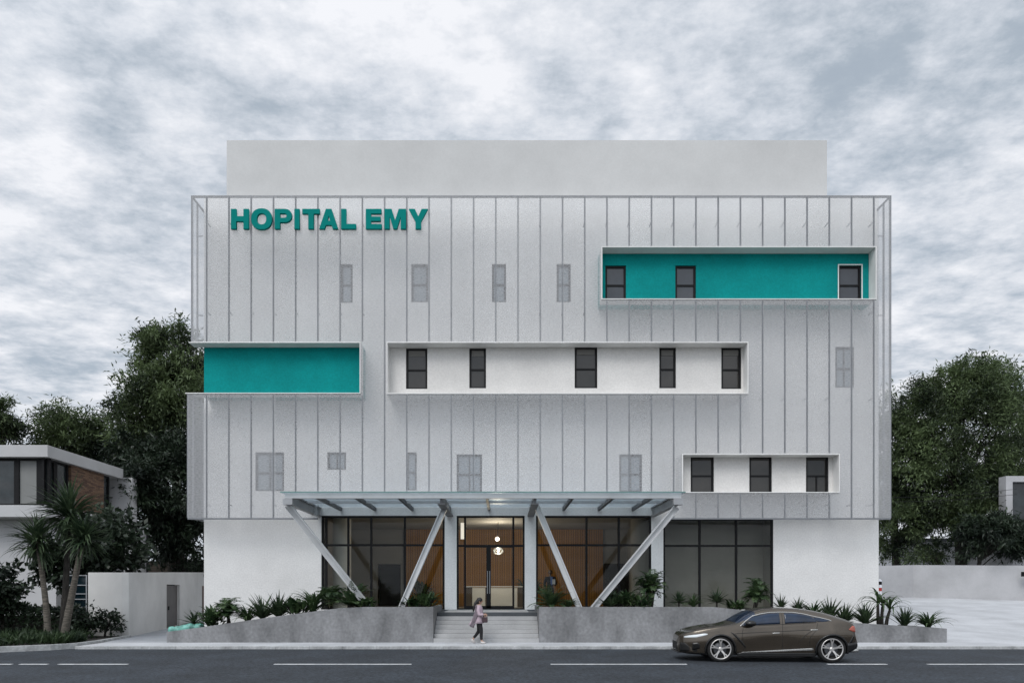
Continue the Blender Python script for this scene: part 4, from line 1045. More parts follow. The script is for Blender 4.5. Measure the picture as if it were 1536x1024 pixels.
put('spiky',1244,927,35,'sword leaved plant above the rear window of the car',26.6,Rp,seed=1)
put('spiky',1266,931,31,'sword leaved plant above the tail of the car',26.4,Rp)
put('spiky',1298,936,35,'low sword leaved plant left of the young palm',26.3,Rp,seed=2,wide=1.15)
put('broad',1322,938,59,'young palm with long curved fronds at the right corner of the clinic',26.5,Rp)
put('spiky',1357,940,35,'sword leaved plant right of the young palm',26.3,Rp,seed=1)
put('arching',1392,943,31,'round arching plant last in the low end of the right planter',26.4,Rp,wide=1.1)

# potted plants in the lobby
M['pot'] = pbr('dark_pot', (.03,.03,.032), .5, .1, 3)
for px, Y, h, lab in ((632,34.8,1.05,'bushy potted plant in front of the wood slats left of the door'),(794,34.6,1.25,'dark potted plant standing right of the reception desk')):
    t = thing('potted_plant', lab, 'potted plant', (X(px,Y),Y,FLOOR), 'potted plants in the lobby')
    src = KINDS_[('leafy',0)]
    m = MB(); m.lathe([(.001,FLOOR),(.2,FLOOR),(.26,FLOOR+.45),(.22,FLOOR+.45),(.001,FLOOR+.40)],(X(px,Y),Y,0),18); m.build('pot', M['pot'], t)
    for ch in src.children:
        c = ch.copy(); COL.objects.link(c); c.parent = t; c.location = (0,0,.42); c.scale = (h*1.1,h*1.1,h*1.6)

# dracaena palms in the left bed
def dracaena(label, Y, base, head, nleaf, L, r0, mid=None, heads=None, dark=False):
    bx, hx_ = X(base[0],Y), X(head[0],Y); hz = Z(head[1],Y)
    t = thing('dracaena_palm', label, 'palm tree', (bx,Y,.06), 'dracaena palms in the left bed')
    m = MB(); P = []; rr = []
    for i in range(11):
        s = i/10; xx = bx+(hx_-bx)*(s**1.25); P.append((xx, Y+.05*math.sin(4*s), .0+(hz)*s)); rr.append(r0*(1.25-.55*s)*(1+.05*(i % 2)))
    m.tube(P, rr, 10); m.build('trunk', M['bark' if dark else 'palebark'], t, smooth=True)
    r = random.Random(int(base[0]))
    V, F = [], []
    for (hpx, hpy, hy, k, nl) in [(head[0],head[1],Y,1.0,nleaf)]+(heads or []):
        c = Vector((X(hpx,hy),hy,Z(hpy,hy)))-Vector((bx,Y,.06))
        for i in range(nl):
            el = R(r.choice([r.uniform(20,88), r.uniform(-10,55), r.uniform(-65,10)]))
            strap(V,F,c+Vector((0,0,r.uniform(-.28,.12))),r.uniform(0,6.28),el,L*k*r.uniform(.75,1.1)*(1-.15*(el<0)),r.uniform(.085,.13),r.uniform(.3,1.3),6,fold=.2)
    from_lists('leaf_crown', V, F, M['leafD'], t)
    return t
dracaena('slender single stemmed dracaena palm, the lowest and leftmost of three', 25.2, (72,940), (57,812), 170, 1.32, .10)
dracaena('tallest dracaena palm with straight dark trunk and the biggest leaf crown', 25.8, (93,944), (105,772), 270, 1.62, .11, dark=True)
dracaena('leaning pale trunked dracaena palm in front of the dark shrub', 25.3, (95,946), (126,806), 160, 1.3, .115)
# ================================================================== PARKED CAR (nose to the left)
CARX, CARY, CARZ = 5.28, 20.38, -.1
WRP = ([0,1.36,4.53,5.35],[0,1.16,4.33,5.13])
def wp(x): return float(np.interp(x,*WRP)) if x <= 5.35 else x-.22
def iw(x): return float(np.interp(x,WRP[1],WRP[0]))
M['paint'] = pbr('bronze_paint', (.085,.068,.050), .24, .05, 3, metal=.75, coat=.8)
M['carglass'] = pbr('car_glass', (.010,.022,.048), .04, .2, 3, spec=.55)
M['trim'] = pbr('gloss_black', (.010,.010,.010), .25, .1, 4)
M['tyre'] = pbr('tyre_rubber', (.012,.012,.012), .85, .15, 6, bump=.4, bscale=60)
M['alloy'] = pbr('alloy_wheel', (.62,.60,.58), .32, .05, 5, metal=.7)
M['chrome'] = pbr('bright_trim', (.70,.69,.66), .25, .05, 4, metal=.8)
M['headlamp'] = pbr('headlamp_lens', (.74,.78,.80), .12, .05, 8, spec=.6)
M['tail'] = pbr('tail_lens', (.38,.10,.07), .2, .1, 6)
M['plate'] = pbr('dark_mesh', (.006,.006,.006), .6, .1, 4)
CAR = thing('parked_car', 'bronze fastback car standing at the kerb side of the road, nose to the left', 'car', (CARX+2.6, CARY, CARZ))
def cr(keys, x):
    """smooth curve through (x, value) keys"""
    xs = [k[0] for k in keys]; ys = [k[1] for k in keys]; n = len(xs)
    d = [(ys[i+1]-ys[i])/(xs[i+1]-xs[i]) for i in range(n-1)]
    m = [d[0]]+[0 if d[i-1]*d[i] <= 0 else 2*d[i-1]*d[i]/(d[i-1]+d[i]) for i in range(1,n-1)]+[d[-1]]
    x = min(max(x,xs[0]),xs[-1]); i = max(0,min(n-2,next((j for j in range(n-1) if x <= xs[j+1]),n-2)))
    h = xs[i+1]-xs[i]; t = (x-xs[i])/h
    return (2*t**3-3*t*t+1)*ys[i]+(t**3-2*t*t+t)*h*m[i]+(-2*t**3+3*t*t)*ys[i+1]+(t**3-t*t)*h*m[i+1]
kbot = [(0,.30),(.06,.25),(.5,.20),(.95,.19),(4.4,.20),(4.95,.24),(5.2,.33),(5.35,.40)]
ktop = [(0,.60),(.05,.735),(.15,.815),(.35,.895),(.66,.97),(1.17,1.05),(1.62,1.10),(1.80,1.145),(2.15,1.36),(2.42,1.495),(2.72,1.575),(3.1,1.605),(3.67,1.575),(4.32,1.47),(4.75,1.35),(5.05,1.245),(5.2,1.17),(5.27,.98),(5.32,.72),(5.35,.60)]
kbelt = [(0,.58),(.05,.69),(.15,.76),(.35,.83),(.66,.90),(1.17,.975),(1.6,1.03),(2.2,1.065),(3.1,1.115),(4.0,1.17),(4.5,1.20),(4.9,1.185),(5.2,1.10),(5.27,.93),(5.32,.69),(5.35,.585)]
kw = [(0,.36),(.06,.56),(.2,.76),(.5,.92),(.95,.985),(1.36,1.0),(1.9,.975),(2.6,.955),(3.4,.96),(4.0,.985),(4.53,1.015),(4.95,.975),(5.2,.90),(5.3,.83),(5.35,.77)]
kcab = [(0,0),(1.6,0),(2.2,1),(4.1,1),(5.0,.55),(5.25,.1),(5.35,0)]
LOW = [(.0,'b',0),(.72,'b',0),(.90,'b',.015),(.955,'b',.07),(.975,'r',.26),(1.0,'r',.50),(.995,'r',.68),(.972,'r',.84),(.958,'r',.93),(.94,'r',1.0)]
UH = [(.985,.30),(.95,.55),(.88,.75),(.75,.88),(.60,.935),(.45,.97),(.2,.993),(0,1.0)]
UC = [(.965,.27),(.885,.58),(.80,.80),(.735,.90),(.62,.955),(.45,.982),(.2,.997),(0,1.0)]
def section(x):
    zb, zt_, zs_, w, c = cr(kbot,x), cr(ktop,x), cr(kbelt,x), cr(kw,x)*.945, cr(kcab,x)
    # haunch over the rear wheel and fender over the front one
    hp = .022*math.exp(-((x-4.53)/.45)**2)+.012*math.exp(-((x-1.36)/.42)**2)
    wai = .022*math.exp(-((x-2.9)/.75)**2)
    P = []
    for fy, kind, fz in LOW:
        z = zb+fz if kind == 'b' else zb+fz*(zs_-zb)
        bump = hp*math.exp(-((fz-.62)/.25)**2)-wai*math.exp(-((fz-.42)/.18)**2) if kind == 'r' else 0
        P.append((fy*w+bump, z))
    a = .94*w; h = max(zt_-zs_, .012)
    for (yh, fh), (yc, fc) in zip(UH, UC): P.append((a*(yh*(1-c)+yc*c), zs_+h*(fh*(1-c)+fc*c)))
    return P
def fine_section(x, k=3):
    P = section(x); out = []
    n = len(P)
    for i in range(n-1):
        p0, p1, p2, p3 = P[max(i-1,0)], P[i], P[i+1], P[min(i+2,n-1)]
        for j in range(k):
            t = j/k
            f = lambda a: .5*((2*p1[a])+(-p0[a]+p2[a])*t+(2*p0[a]-5*p1[a]+4*p2[a]-p3[a])*t*t+(-p0[a]+3*p1[a]-3*p2[a]+p3[a])*t**3)
            out.append((f(0),f(1)) if i > 1 else (p1[0]+(p2[0]-p1[0])*t, p1[1]+(p2[1]-p1[1])*t))
    out.append(P[-1]); return out
def side_y(x, z):
    S = fine_section(x, 3); best = None
    for (ya,za),(yb3,zb3) in zip(S[9:-1],S[10:]):
        if (za-z)*(zb3-z) <= 0 and abs(zb3-za) > 1e-6: best = ya+(yb3-ya)*(z-za)/(zb3-za)
    return best if best is not None else S[9][0]
xs_ = sorted(set([0,.015,.035,.06,.09,.13,.18]+[round(.24+.07*i,3) for i in range(70)]+[5.12,5.18,5.23,5.26,5.285,5.305,5.325,5.34,5.35]))
xs_ = [x for x in xs_ if x <= 5.35]
body = MB(); rings = []; ns = None
for x in xs_:
    S = fine_section(x); ring = [(CARX+wp(x), CARY-y, CARZ+z) for y, z in S]+[(CARX+wp(x), CARY+y, CARZ+z) for y, z in reversed(S[1:-1])]
    ns = len(ring); rings += ring
fs = []
for i in range(len(xs_)-1):
    for k in range(ns): fs.append((i*ns+k, (i+1)*ns+k, (i+1)*ns+(k+1) % ns, i*ns+(k+1) % ns))
fs += [tuple(range(ns)), tuple(reversed(range((len(xs_)-1)*ns, len(xs_)*ns)))]
body.add(rings, fs)
nS = len(fine_section(1.0))
bo = body.build('body', [M['paint'], M['carglass'], M['trim']], CAR, smooth=True, fix=True)
me = bo.data
for p in me.polygons:      # windscreen and rear glass are bands of the body surface
    c = p.center; x = iw(c.x+2.6); y = abs(c.y); z = c.z
    if 1.84 < x < 2.40 and z > cr(kbelt,x)+.30*(cr(ktop,x)-cr(kbelt,x))*1.0 and y < side_y(x, cr(kbelt,x)+.02)*.93-.035: p.material_index = 1
    if 4.42 < x < 5.0 and z > cr(kbelt,x)+.05 and y < .62: p.material_index = 1
    if z < .27: p.material_index = 2
# wheel arches cut through the flanks
for wxx, rad in ((1.36,.425),(4.53,.445)):
    for s in (-1, 1):
        c = MB(); prof_ = [(.001,-.17),(rad,-.17),(rad,.17),(.001,.17)]
        c.lathe(prof_, (CARX+wp(wxx), CARY+s*.96, CARZ+.36), 40, 'y')
        cut = c.build('cut', None, None, fix=True)
        bmod = bo.modifiers.new('arch','BOOLEAN'); bmod.object = cut; bmod.operation = 'DIFFERENCE'; bmod.solver = 'EXACT'
dg = bpy.context.evaluated_depsgraph_get(); dg.update()
nm = bpy.data.meshes.new_from_object(bo.evaluated_get(dg))
for md in list(bo.modifiers): bo.modifiers.remove(md)
for o in [o for o in COL.objects if o.name.startswith('cut')]: bpy.data.objects.remove(o)
bo.data = nm
for p in nm.polygons:
    if abs(p.center.y) < .86 and abs(p.normal.y) > .95 and p.center.z < .85: p.material_index = 2
try: nm.set_sharp_from_angle(angle=R(38))
except Exception: pass
def panel(poly_lo, poly_hi, x0_, x1_, name, mat, parent=CAR, off=.006, nx=18, nz=6, s=-1, th=.012):
    """sheet following the flank between two height curves"""
    m = MB(); g_ = []
    for i in range(nx+1):
        x = x0_+(x1_-x0_)*i/nx; lo, hi = np.interp(x,*zip(*poly_lo)), np.interp(x,*zip(*poly_hi))
        for k in range(nz+1):
            z = lo+(max(hi,lo+.002)-lo)*k/nz
            g_.append((CARX+wp(x), CARY+s*(side_y(x,z)+off), CARZ+z))
    f_ = [(i*(nz+1)+k,(i+1)*(nz+1)+k,(i+1)*(nz+1)+k+1,i*(nz+1)+k+1) for i in range(nx) for k in range(nz)]
    m.add(g_, f_); o = m.build(name, mat, parent, smooth=True)
    sm = o.modifiers.new('depth','SOLIDIFY'); sm.thickness = th; sm.offset = 0
    return o
def strip(pts, r, name, mat, s=-1, off=.004, parent=CAR):
    m = MB(); P = []
    for (xa,za),(xb,zb3) in zip(pts[:-1],pts[1:]):
        for i in range(8):
            x, z = xa+(xb-xa)*i/8, za+(zb3-za)*i/8; P.append((CARX+wp(x), CARY+s*(side_y(x,z)+off), CARZ+z))
    x, z = pts[-1]; P.append((CARX+wp(x), CARY+s*(side_y(x,z)+off), CARZ+z))
    m.tube(P, r, 6); return m.build(name, mat, parent, smooth=True)
for s in (-1, 1):
    panel([(1.99,1.07),(3.08,1.125)], [(1.99,1.085),(2.15,1.20),(2.34,1.325),(2.55,1.385),(2.8,1.425),(3.08,1.44)], 1.99, 3.08, 'window', M['carglass'], s=s, nx=24)
    panel([(3.22,1.13),(4.10,1.185)], [(3.22,1.435),(3.5,1.43),(3.75,1.395),(3.95,1.345),(4.10,1.24)], 3.22, 4.10, 'window', M['carglass'], s=s, nx=22)
    panel([(4.0,1.30),(4.14,1.19),(4.38,1.20),(4.47,1.225)], [(4.0,1.315),(4.2,1.295),(4.40,1.245),(4.47,1.23)], 4.0, 4.47, 'quarter_window', M['carglass'], s=s, nx=14)
    strip([(1.93,1.05),(2.12,1.21),(2.32,1.345),(2.55,1.41),(2.8,1.452),(3.15,1.465),(3.5,1.455),(3.75,1.42),(4.0,1.355),(4.25,1.30),(4.46,1.245),(4.51,1.215)], .011, 'window_trim', M['chrome'], s)
    strip([(1.97,1.055),(3.1,1.105),(4.1,1.165)], .008, 'belt_trim', M['trim'], s)
    # shut lines, creases
    strip([(2.02,1.04),(1.98,.8),(2.0,.5),(2.05,.36)], .006, 'shut_line', M['plate'], s, off=.0)
    strip([(3.16,1.42),(3.15,1.1),(3.13,.7),(3.15,.36)], .006, 'shut_line', M['plate'], s, off=.0)
    strip([(4.14,1.17),(4.08,.95),(3.92,.75),(3.83,.36)], .006, 'shut_line', M['plate'], s, off=.0)
    strip([(1.78,.835),(2.4,.87),(3.2,.91),(4.0,.955)], .009, 'crease', M['plate'], s, off=-.002)
    strip([(3.62,.62),(3.78,.80),(3.95,.92)], .008, 'crease', M['plate'], s, off=-.002)
    panel([(1.66,.86),(1.80,.72),(2.0,.50),(2.09,.41)], [(1.66,.885),(1.80,.80),(2.0,.585),(2.09,.45)], 1.66, 2.09, 'fender_vent', M['trim'], s=s, off=.002, nx=10, nz=2)
    panel([(1.84,.165),(4.06,.175)], [(1.84,.27),(4.06,.285)], 1.84, 4.06, 'sill', M['trim'], s=s, off=.022, th=.03)
    panel([(1.95,.285),(2.6,.30),(4.0,.365)], [(1.95,.295),(2.6,.335),(4.0,.425)], 1.95, 4.0, 'sill_blade', M['chrome'] if s else M['trim'], s=s, off=.016)
    # arch lips
    for wxx, rad in ((1.36,.435),(4.53,.455)):
        P = []
        for i in range(25):
            a = R(-12+204*i/24); x, z = wxx+rad*math.cos(a), .36+rad*math.sin(a); P.append((CARX+wp(wxx)+rad*math.cos(a), CARY+s*(side_y(x,max(z,.26))+.001), CARZ+z))
        m = MB(); m.tube(P, .030, 6); m.build('arch_lip', M['trim'], CAR, smooth=True)
    # lamps
    panel([(.17,.70),(.55,.715),(.92,.80)], [(.17,.735),(.35,.775),(.6,.805),(.80,.835),(.92,.83)], .17, .92, 'headlight', M['headlamp'], s=s, off=.008, nx=14, nz=3)
    panel([(.06,.285),(.30,.30),(.34,.35)], [(.06,.55),(.20,.55),(.30,.47),(.34,.36)], .06, .34, 'side_intake', M['plate'], s=s, off=.006, nx=8, nz=4)
    panel([(.42,.34),(.66,.40)], [(.42,.56),(.60,.57),(.66,.50)], .42, .66, 'brake_duct', M['trim'], s=s, off=.003, nx=8, nz=4)
    panel([(5.02,.96),(5.16,.90),(5.25,.885)], [(5.02,.975),(5.14,1.075),(5.22,1.06),(5.25,1.0)], 5.02, 5.25, 'tail_light', M['tail'], s=s, off=.006, nx=10, nz=3)
    panel([(4.98,.52),(5.10,.55),(5.2,.82)], [(4.98,.53),(5.10,.70),(5.2,.88)], 5.0, 5.2, 'rear_vent', M['trim'], s=s, off=.003, nx=8, nz=3)
    panel([(4.93,.27),(5.33,.42)], [(4.93,.56),(5.33,.60)], 4.97, 5.32, 'rear_bumper', M['trim'], s=s, off=.004, nx=8, nz=3)
    # handles, mirror, pipes
    for hx2, hz2 in ((2.95,.855),(4.02,.955)):
        y = side_y(hx2,hz2)+.018; m = MB(); m.tube([(CARX+wp(hx2-.11),CARY+s*(y-.012),CARZ+hz2-.006),(CARX+wp(hx2-.08),CARY+s*y,CARZ+hz2),(CARX+wp(hx2+.08),CARY+s*y,CARZ+hz2+.006),(CARX+wp(hx2+.11),CARY+s*(y-.012),CARZ+hz2+.006)], .013, 7)
        m.build('door_handle', M['chrome'], CAR, smooth=True)
    y = side_y(2.2,1.09)
    m = MB(); m.ball((CARX+wp(2.2),CARY+s*(y+.14),CARZ+1.135),.135,1.2,.85,.66,16,10); m.bar((CARX+wp(2.2),CARY+s*(y-.03),CARZ+1.06),(CARX+wp(2.2),CARY+s*(y+.13),CARZ+1.09),.10,.035); m.build('wing_mirror', M['trim'], CAR, smooth=True)
    m = MB(); m.tube([(CARX+wp(5.15),CARY+s*.62,CARZ+.33),(CARX+wp(5.40),CARY+s*.62,CARZ+.345)], .055, 12); m.build('exhaust_pipe', M['chrome'], CAR, smooth=True)
# nose grille and number board, spoiler lip
m = MB(); m.box(CARX-.012, CARX+.06, CARY-.34, CARY+.34, CARZ+.33, CARZ+.56); m.build('grille', M['plate'], CAR, bevel=.02)
m = MB(); m.box(CARX+wp(5.0), CARX+wp(5.27), CARY-.66, CARY+.66, CARZ+1.165, CARZ+1.195); m.build('spoiler', M['paint'], CAR, bevel=.012)
m = MB(); m.box(CARX-.02, CARX+.40, CARY-.50, CARY+.50, CARZ+.235, CARZ+.275); m.build('front_splitter', M['trim'], CAR, bevel=.012)
# seats seen as pale head restraints through the side glass are hidden by the tint; wheels follow
def wheel(wxx, s, ro, rr):
    cx_, cy_, cz_ = CARX+wp(wxx), CARY+s*.815, CARZ+ro-.003
    def L_(prof, name, mat, par, n=48):
        m = MB(); m.lathe([(r, h*s) for r, h in prof], (cx_,cy_,cz_), n, 'y'); return m.build(name, mat, par, smooth=True)
    w_ = L_([(rr-.012,-.11),(ro-.045,-.115),(ro-.008,-.09),(ro,-.05),(ro,.05),(ro-.008,.09),(ro-.05,.118),(rr,.112),(rr-.012,.09)], 'wheel', M['tyre'], CAR)
    L_([(rr+.006,.108),(rr+.003,.122),(rr-.018,.124),(rr-.028,.108)], 'rim', M['alloy'], w_)
    L_([(.001,.0),(rr-.03,.0),(rr-.029,.107)], 'wheel_well', M['plate'], w_)
    L_([(.001,.03),(.19,.03),(.195,.02),(.195,.01)], 'brake_disc', M['darksteel'], w_)
    m = MB()
    for k in range(5):
        a = math.pi/2+2*math.pi*k/5
        for sg in (-1, 1):
            # each spoke splits into a Y towards the rim
            da = sg*.02
            pts_ = [(.045,a+sg*.22),(.17,a+sg*.06),(rr-.02,a+sg*.15)]
            for (r0,a0),(r1,a1) in zip(pts_[:-1],pts_[1:]):
                p0 = (cx_+r0*math.cos(a0), cy_+s*(.075+.02*(r0 > .1)), cz_+r0*math.sin(a0)); p1 = (cx_+r1*math.cos(a1), cy_+s*(.095+.012*(r1 > .2)), cz_+r1*math.sin(a1))
                m.bar(p0, p1, .030, .03, (0,1,0))
    m.lathe([(.001,.105*s),(.04,.105*s),(.06,.09*s),(.065,.04*s)],(cx_,cy_,cz_),20,'y')
    m.build('spokes', M['alloy'], w_)
for wxx, ro, rr in ((1.36,.385,.30),(4.53,.40,.31)):
    for s in (-1, 1): wheel(wxx, s, ro, rr)

CAR.rotation_euler = (0, 0, R(-4))
# ================================================================== PEOPLE
def skin_body(name, chains, mat, parent, sub=2, root=0):
    """one continuous body from a joint skeleton: chains of (key, (x,y,z), radius); a repeated key joins chains"""
    idx = {}; V = []; Rr = []; E = []
    for ch in chains:
        prev = None
        for key, *rest in ch:
            if key not in idx: idx[key] = len(V); V.append(rest[0]); Rr.append(rest[1])
            if prev is not None: E.append((idx[prev], idx[key]))
            prev = key
    me = bpy.data.meshes.new(name); me.from_pydata(V, E, []); me.update()
    o = bpy.data.objects.new('skin_tmp', me); COL.objects.link(o)
    sk = o.modifiers.new('skin','SKIN'); sk.use_smooth_shade = True
    if not me.skin_vertices: me.attributes.new  # layer is made by the modifier below
    lay = me.skin_vertices[0] if len(me.skin_vertices) else None
    if lay is None:
        import bmesh
        bm = bmesh.new(); bm.from_mesh(me); bm.verts.layers.skin.verify(); bm.to_mesh(me); bm.free(); lay = me.skin_vertices[0]
    for i, r in enumerate(Rr):
        rr2 = r if isinstance(r, tuple) else (r, r); lay.data[i].radius = rr2; lay.data[i].use_root = (i == root)
    sb = o.modifiers.new('sub','SUBSURF'); sb.levels = sub; sb.render_levels = sub
    dg = bpy.context.evaluated_depsgraph_get(); out = bpy.data.meshes.new_from_object(o.evaluated_get(dg))
    bpy.data.objects.remove(o)
    out.name = name; out.materials.clear()
    return link_mesh(name, out, mat, parent, smooth=True)
def hand(chains, wrist_key, wrist, d, side, sc=1.0, curl=.5, tag_='h', down=(0,0,-1)):
    """palm and five bent fingers continuing a wrist; d = pointing direction, side = thumb side"""
    d = Vector(d).normalized(); side = Vector(side).normalized(); nn = Vector(down)
    w_ = Vector(wrist); palm = w_+d*.075*sc
    chains.append([(wrist_key,), (tag_+'p', tuple(palm), (.036*sc,.020*sc))])
    for i, (off, ln) in enumerate(((.030,.075),(.010,.085),(-.010,.078),(-.028,.060))):
        k0 = palm+side*off*sc+d*.012*sc; k1 = k0+(d*(1-.3*curl)+nn*.5*curl).normalized()*ln*.5*sc; k2 = k1+(d*(.5-.6*curl)+nn*(.4+curl)).normalized()*ln*.5*sc
        chains.append([(tag_+'p',), (f'{tag_}f{i}a',tuple(k0),.010*sc), (f'{tag_}f{i}b',tuple(k1),.009*sc), (f'{tag_}f{i}c',tuple(k2),.007*sc)])
    t0_ = w_+d*.03*sc+side*.03*sc; t1_ = t0_+(d*.6+side*.5+nn*.3).normalized()*.045*sc; t2_ = t1_+(d*.8+nn*.4).normalized()*.03*sc
    chains.append([(wrist_key,), (tag_+'t0',tuple(t0_),.012*sc), (tag_+'t1',tuple(t1_),.010*sc), (tag_+'t2',tuple(t2_),.008*sc)])
def head_mesh(parent, mat, c, r=.105, face=0.0, name='head'):
    """skull with brow, nose, lips, chin and ears, facing +X turned by face"""
    m = MB(); n, k = 28, 22; V = []
    for i in range(k+1):
        th = math.pi*i/k
        for j in range(n):
            ph = 2*math.pi*j/n; x, y, z = math.sin(th)*math.cos(ph), math.sin(th)*math.sin(ph), math.cos(th)
            sx_, sy2, sz_ = 1.0, .80, 1.22
            if z < 0: sx_ -= .16*z*z; sy2 *= (1+.30*z)
            px_, py2, pz = x*sx_, y*sy2, z*sz_
            if x > .3:
                g = lambda yy, zz, wy, wz2: math.exp(-((y-yy)/wy)**2-((z-zz)/wz2)**2)
                px_ += .24*g(0,-.12,.13,.16)+.06*g(0,.18,.5,.10)-.07*g(.30,.03,.16,.10)-.07*g(-.30,.03,.16,.10)+.08*g(0,-.47,.22,.07)-.03*g(0,-.40,.2,.03)+.09*g(0,-.80,.25,.14)
            V.append((px_*r, py2*r, pz*r))
    F = [(i*n+j,i*n+(j+1) % n,(i+1)*n+(j+1) % n,(i+1)*n+j) for i in range(k) for j in range(n)]
    cf, sf = math.cos(face), math.sin(face); T = lambda v: (c[0]+v[0]*cf-v[1]*sf, c[1]+v[0]*sf+v[1]*cf, c[2]+v[2])
    m.add([T(v) for v in V], F)
    for s in (-1, 1): m.ball(T((-.01*r/.1, s*.80*r, -.02)), .026, 1, .4, 1.3, 8, 6)
    return m, T
# ---- woman walking to the right past the steps
WX_, WY_, WZ_ = X(718.5,25.1), 25.1, 0.0
WO = thing('person', 'woman in a pink coat and black trousers walking past the steps with a bag', 'person', (WX_,WY_,WZ_))
ch = [[('hip',(0,0,.90),(.12,.15)),('waist',(.01,0,1.08),(.10,.125)),('chest',(.0,0,1.28),(.115,.155)),('neck0',(-.01,0,1.42),(.06,.075)),('neck1',(.01,0,1.50),.048),('skull',(.035,0,1.57),.05)],
      [('hip',),('rh',(.02,-.09,.86),.088),('rk',(.09,-.085,.47),.058),('rc',(.085,-.085,.33),.052),('ra',(.105,-.085,.10),.036),('rt',(.22,-.09,.035),.036)],
      [('hip',),('lh',(0,.09,.86),.088),('lk',(-.01,.085,.47),.058),('lc',(-.10,.085,.34),.050),('la',(-.235,.085,.17),.036),('lt',(-.19,.09,.045),.034)],
      [('chest',),('rs',(-.01,-.165,1.37),.058),('re',(.0,-.225,1.10),.043),('rw',(.19,-.215,1.10),.030)],
      [('chest',),('ls',(.0,.165,1.37),.058),('le',(.03,.215,1.10),.043),('lw',(.20,.16,1.02),.030)]]
hand(ch,'rw',(.19,-.215,1.10),(1,.1,-.05),(0,.25,1),.95,.7,'r')
hand(ch,'lw',(.20,.16,1.02),(.8,-.3,-.5),(.3,-.5,.5),.95,.9,'l')
skin_body('body', ch, M['skin'], WO)
m, T = head_mesh(WO, M['skin'], (.035,0,1.60), .098); m.build('head', M['skin'], None).parent = WO
for s in (-1, 1):
    m = MB(); m.ball(T((.088,s*.034,.004)),.009,.6,1,.7,8,6); o = m.build('eye', M['hair'], None, smooth=True); o.parent = WO
m = MB(); m.ball(T((.093,0,-.052)),.016,.5,1.2,.45,8,6); o = m.build('mouth', pbr('lips',(.25,.08,.08),.5), None, smooth=True); o.parent = WO
# hair: cap and a tail down the back
m = MB(); m.ball((.018,0,1.632),.112,1.02,.86,1.02,20,12); m.ball((-.03,0,1.58),.095,.95,.92,1.1,16,10)
m.tube([(-.07,0,1.62),(-.13,-.02,1.52),(-.17,-.03,1.40),(-.20,-.03,1.28),(-.22,-.03,1.18)],[.05,.055,.05,.035,.012],9)
o = m.build('hair', M['hair'], None, smooth=True); o.parent = WO
# trousers
ch = [[('hip',(0,0,.90),(.14,.165)),('w',(.01,0,1.02),(.125,.15))],
      [('hip',),('rh',(.02,-.09,.82),.105),('rk',(.09,-.085,.47),.075),('rc',(.085,-.085,.32),.066),('ra',(.10,-.085,.13),.05)],
      [('hip',),('lh',(0,.09,.82),.105),('lk',(-.01,.085,.47),.075),('lc',(-.10,.085,.335),.064),('la',(-.215,.085,.20),.05)]]
skin_body('trousers', ch, M['trouser'], WO)
# coat: flared body with a wind lifted rear hem, and sleeves
m = MB(); n = 28; rings_ = []
prof_ = [(1.46,.055,.075,-.01),(1.43,.10,.15,-.01),(1.37,.135,.195,-.01),(1.25,.15,.20,.0),(1.08,.155,.195,-.01),(.95,.185,.215,-.02),(.85,.205,.23,-.03),(.77,.225,.24,-.045)]
for z, rx, ry, cx0 in prof_:
    for j in range(n):
        a = 2*math.pi*j/n; back = max(0,-math.cos(a)); k = (1.43-z)/.66
        rings_.append((cx0+rx*math.cos(a)*(1+.05*math.sin(5*a)*k)-back**2*.13*max(k,0)**2, ry*math.sin(a)*(1+.05*math.cos(4*a)*k), z-back**2*.06*max(k,0)))
m.add(rings_, [(i*n+j,(i+1)*n+j,(i+1)*n+(j+1) % n,i*n+(j+1) % n) for i in range(len(prof_)-1) for j in range(n)])
o = m.build('coat', M['pink'], None, smooth=True); o.parent = WO; sm = o.modifiers.new('cloth','SOLIDIFY'); sm.thickness = .012
for pts_, nm_ in (([(-.01,-.15,1.40),(-.02,-.215,1.26),(.0,-.235,1.10),(.09,-.235,1.095),(.17,-.22,1.10)],'sleeve'),([(-.0,.15,1.40),(.0,.205,1.26),(.03,.225,1.10),(.10,.20,1.06),(.17,.175,1.035)],'sleeve')):
    m = MB(); m.tube(pts_,[.065,.066,.060,.054,.050],12); o = m.build(nm_, M['pink'], None, smooth=True); o.parent = WO
# grey scarf hanging behind and flying out
m = MB(); V = []; n2 = 14
for i in range(n2+1):
    t = i/n2; cx0 = -.10-.03*t-.16*max(0,t-.45)**1.3*2; z = 1.44-.80*t; wd = .05+.055*t
    for k in range(5): V.append((cx0+(k-2)/2*wd*.75+.015*math.sin(9*t+k), -.17-.05*math.sin(math.pi*t)-.02*math.cos(3*k+5*t), z-.02*(k-2)*t))
m.add(V, [(i*5+k,i*5+k+1,(i+1)*5+k+1,(i+1)*5+k) for i in range(n2) for k in range(4)])
o = m.build('scarf', M['mauve'], None, smooth=True); o.parent = WO; sm = o.modifiers.new('cloth','SOLIDIFY'); sm.thickness = .014
for pts_ in ([(.07,-.085,.05),(.12,-.085,.055),(.19,-.09,.042),(.25,-.09,.03)],[(-.262,.085,.17),(-.245,.088,.125),(-.20,.09,.06),(-.165,.09,.025)]):
    m = MB(); m.tube(pts_,[.045,.052,.044,.026],10); o = m.build('shoe', M['shoe'], None, smooth=True); o.parent = WO
BG = thing('handbag', 'dark maroon bag hanging from the hands of the walking woman', 'bag', (WX_+.23,WY_-.13,.86))
m = MB(); m.box(WX_+.13,WX_+.33,WY_-.22,WY_-.10,.80,1.01); m.build('bag_body', M['bagm'], BG, bevel=.03)
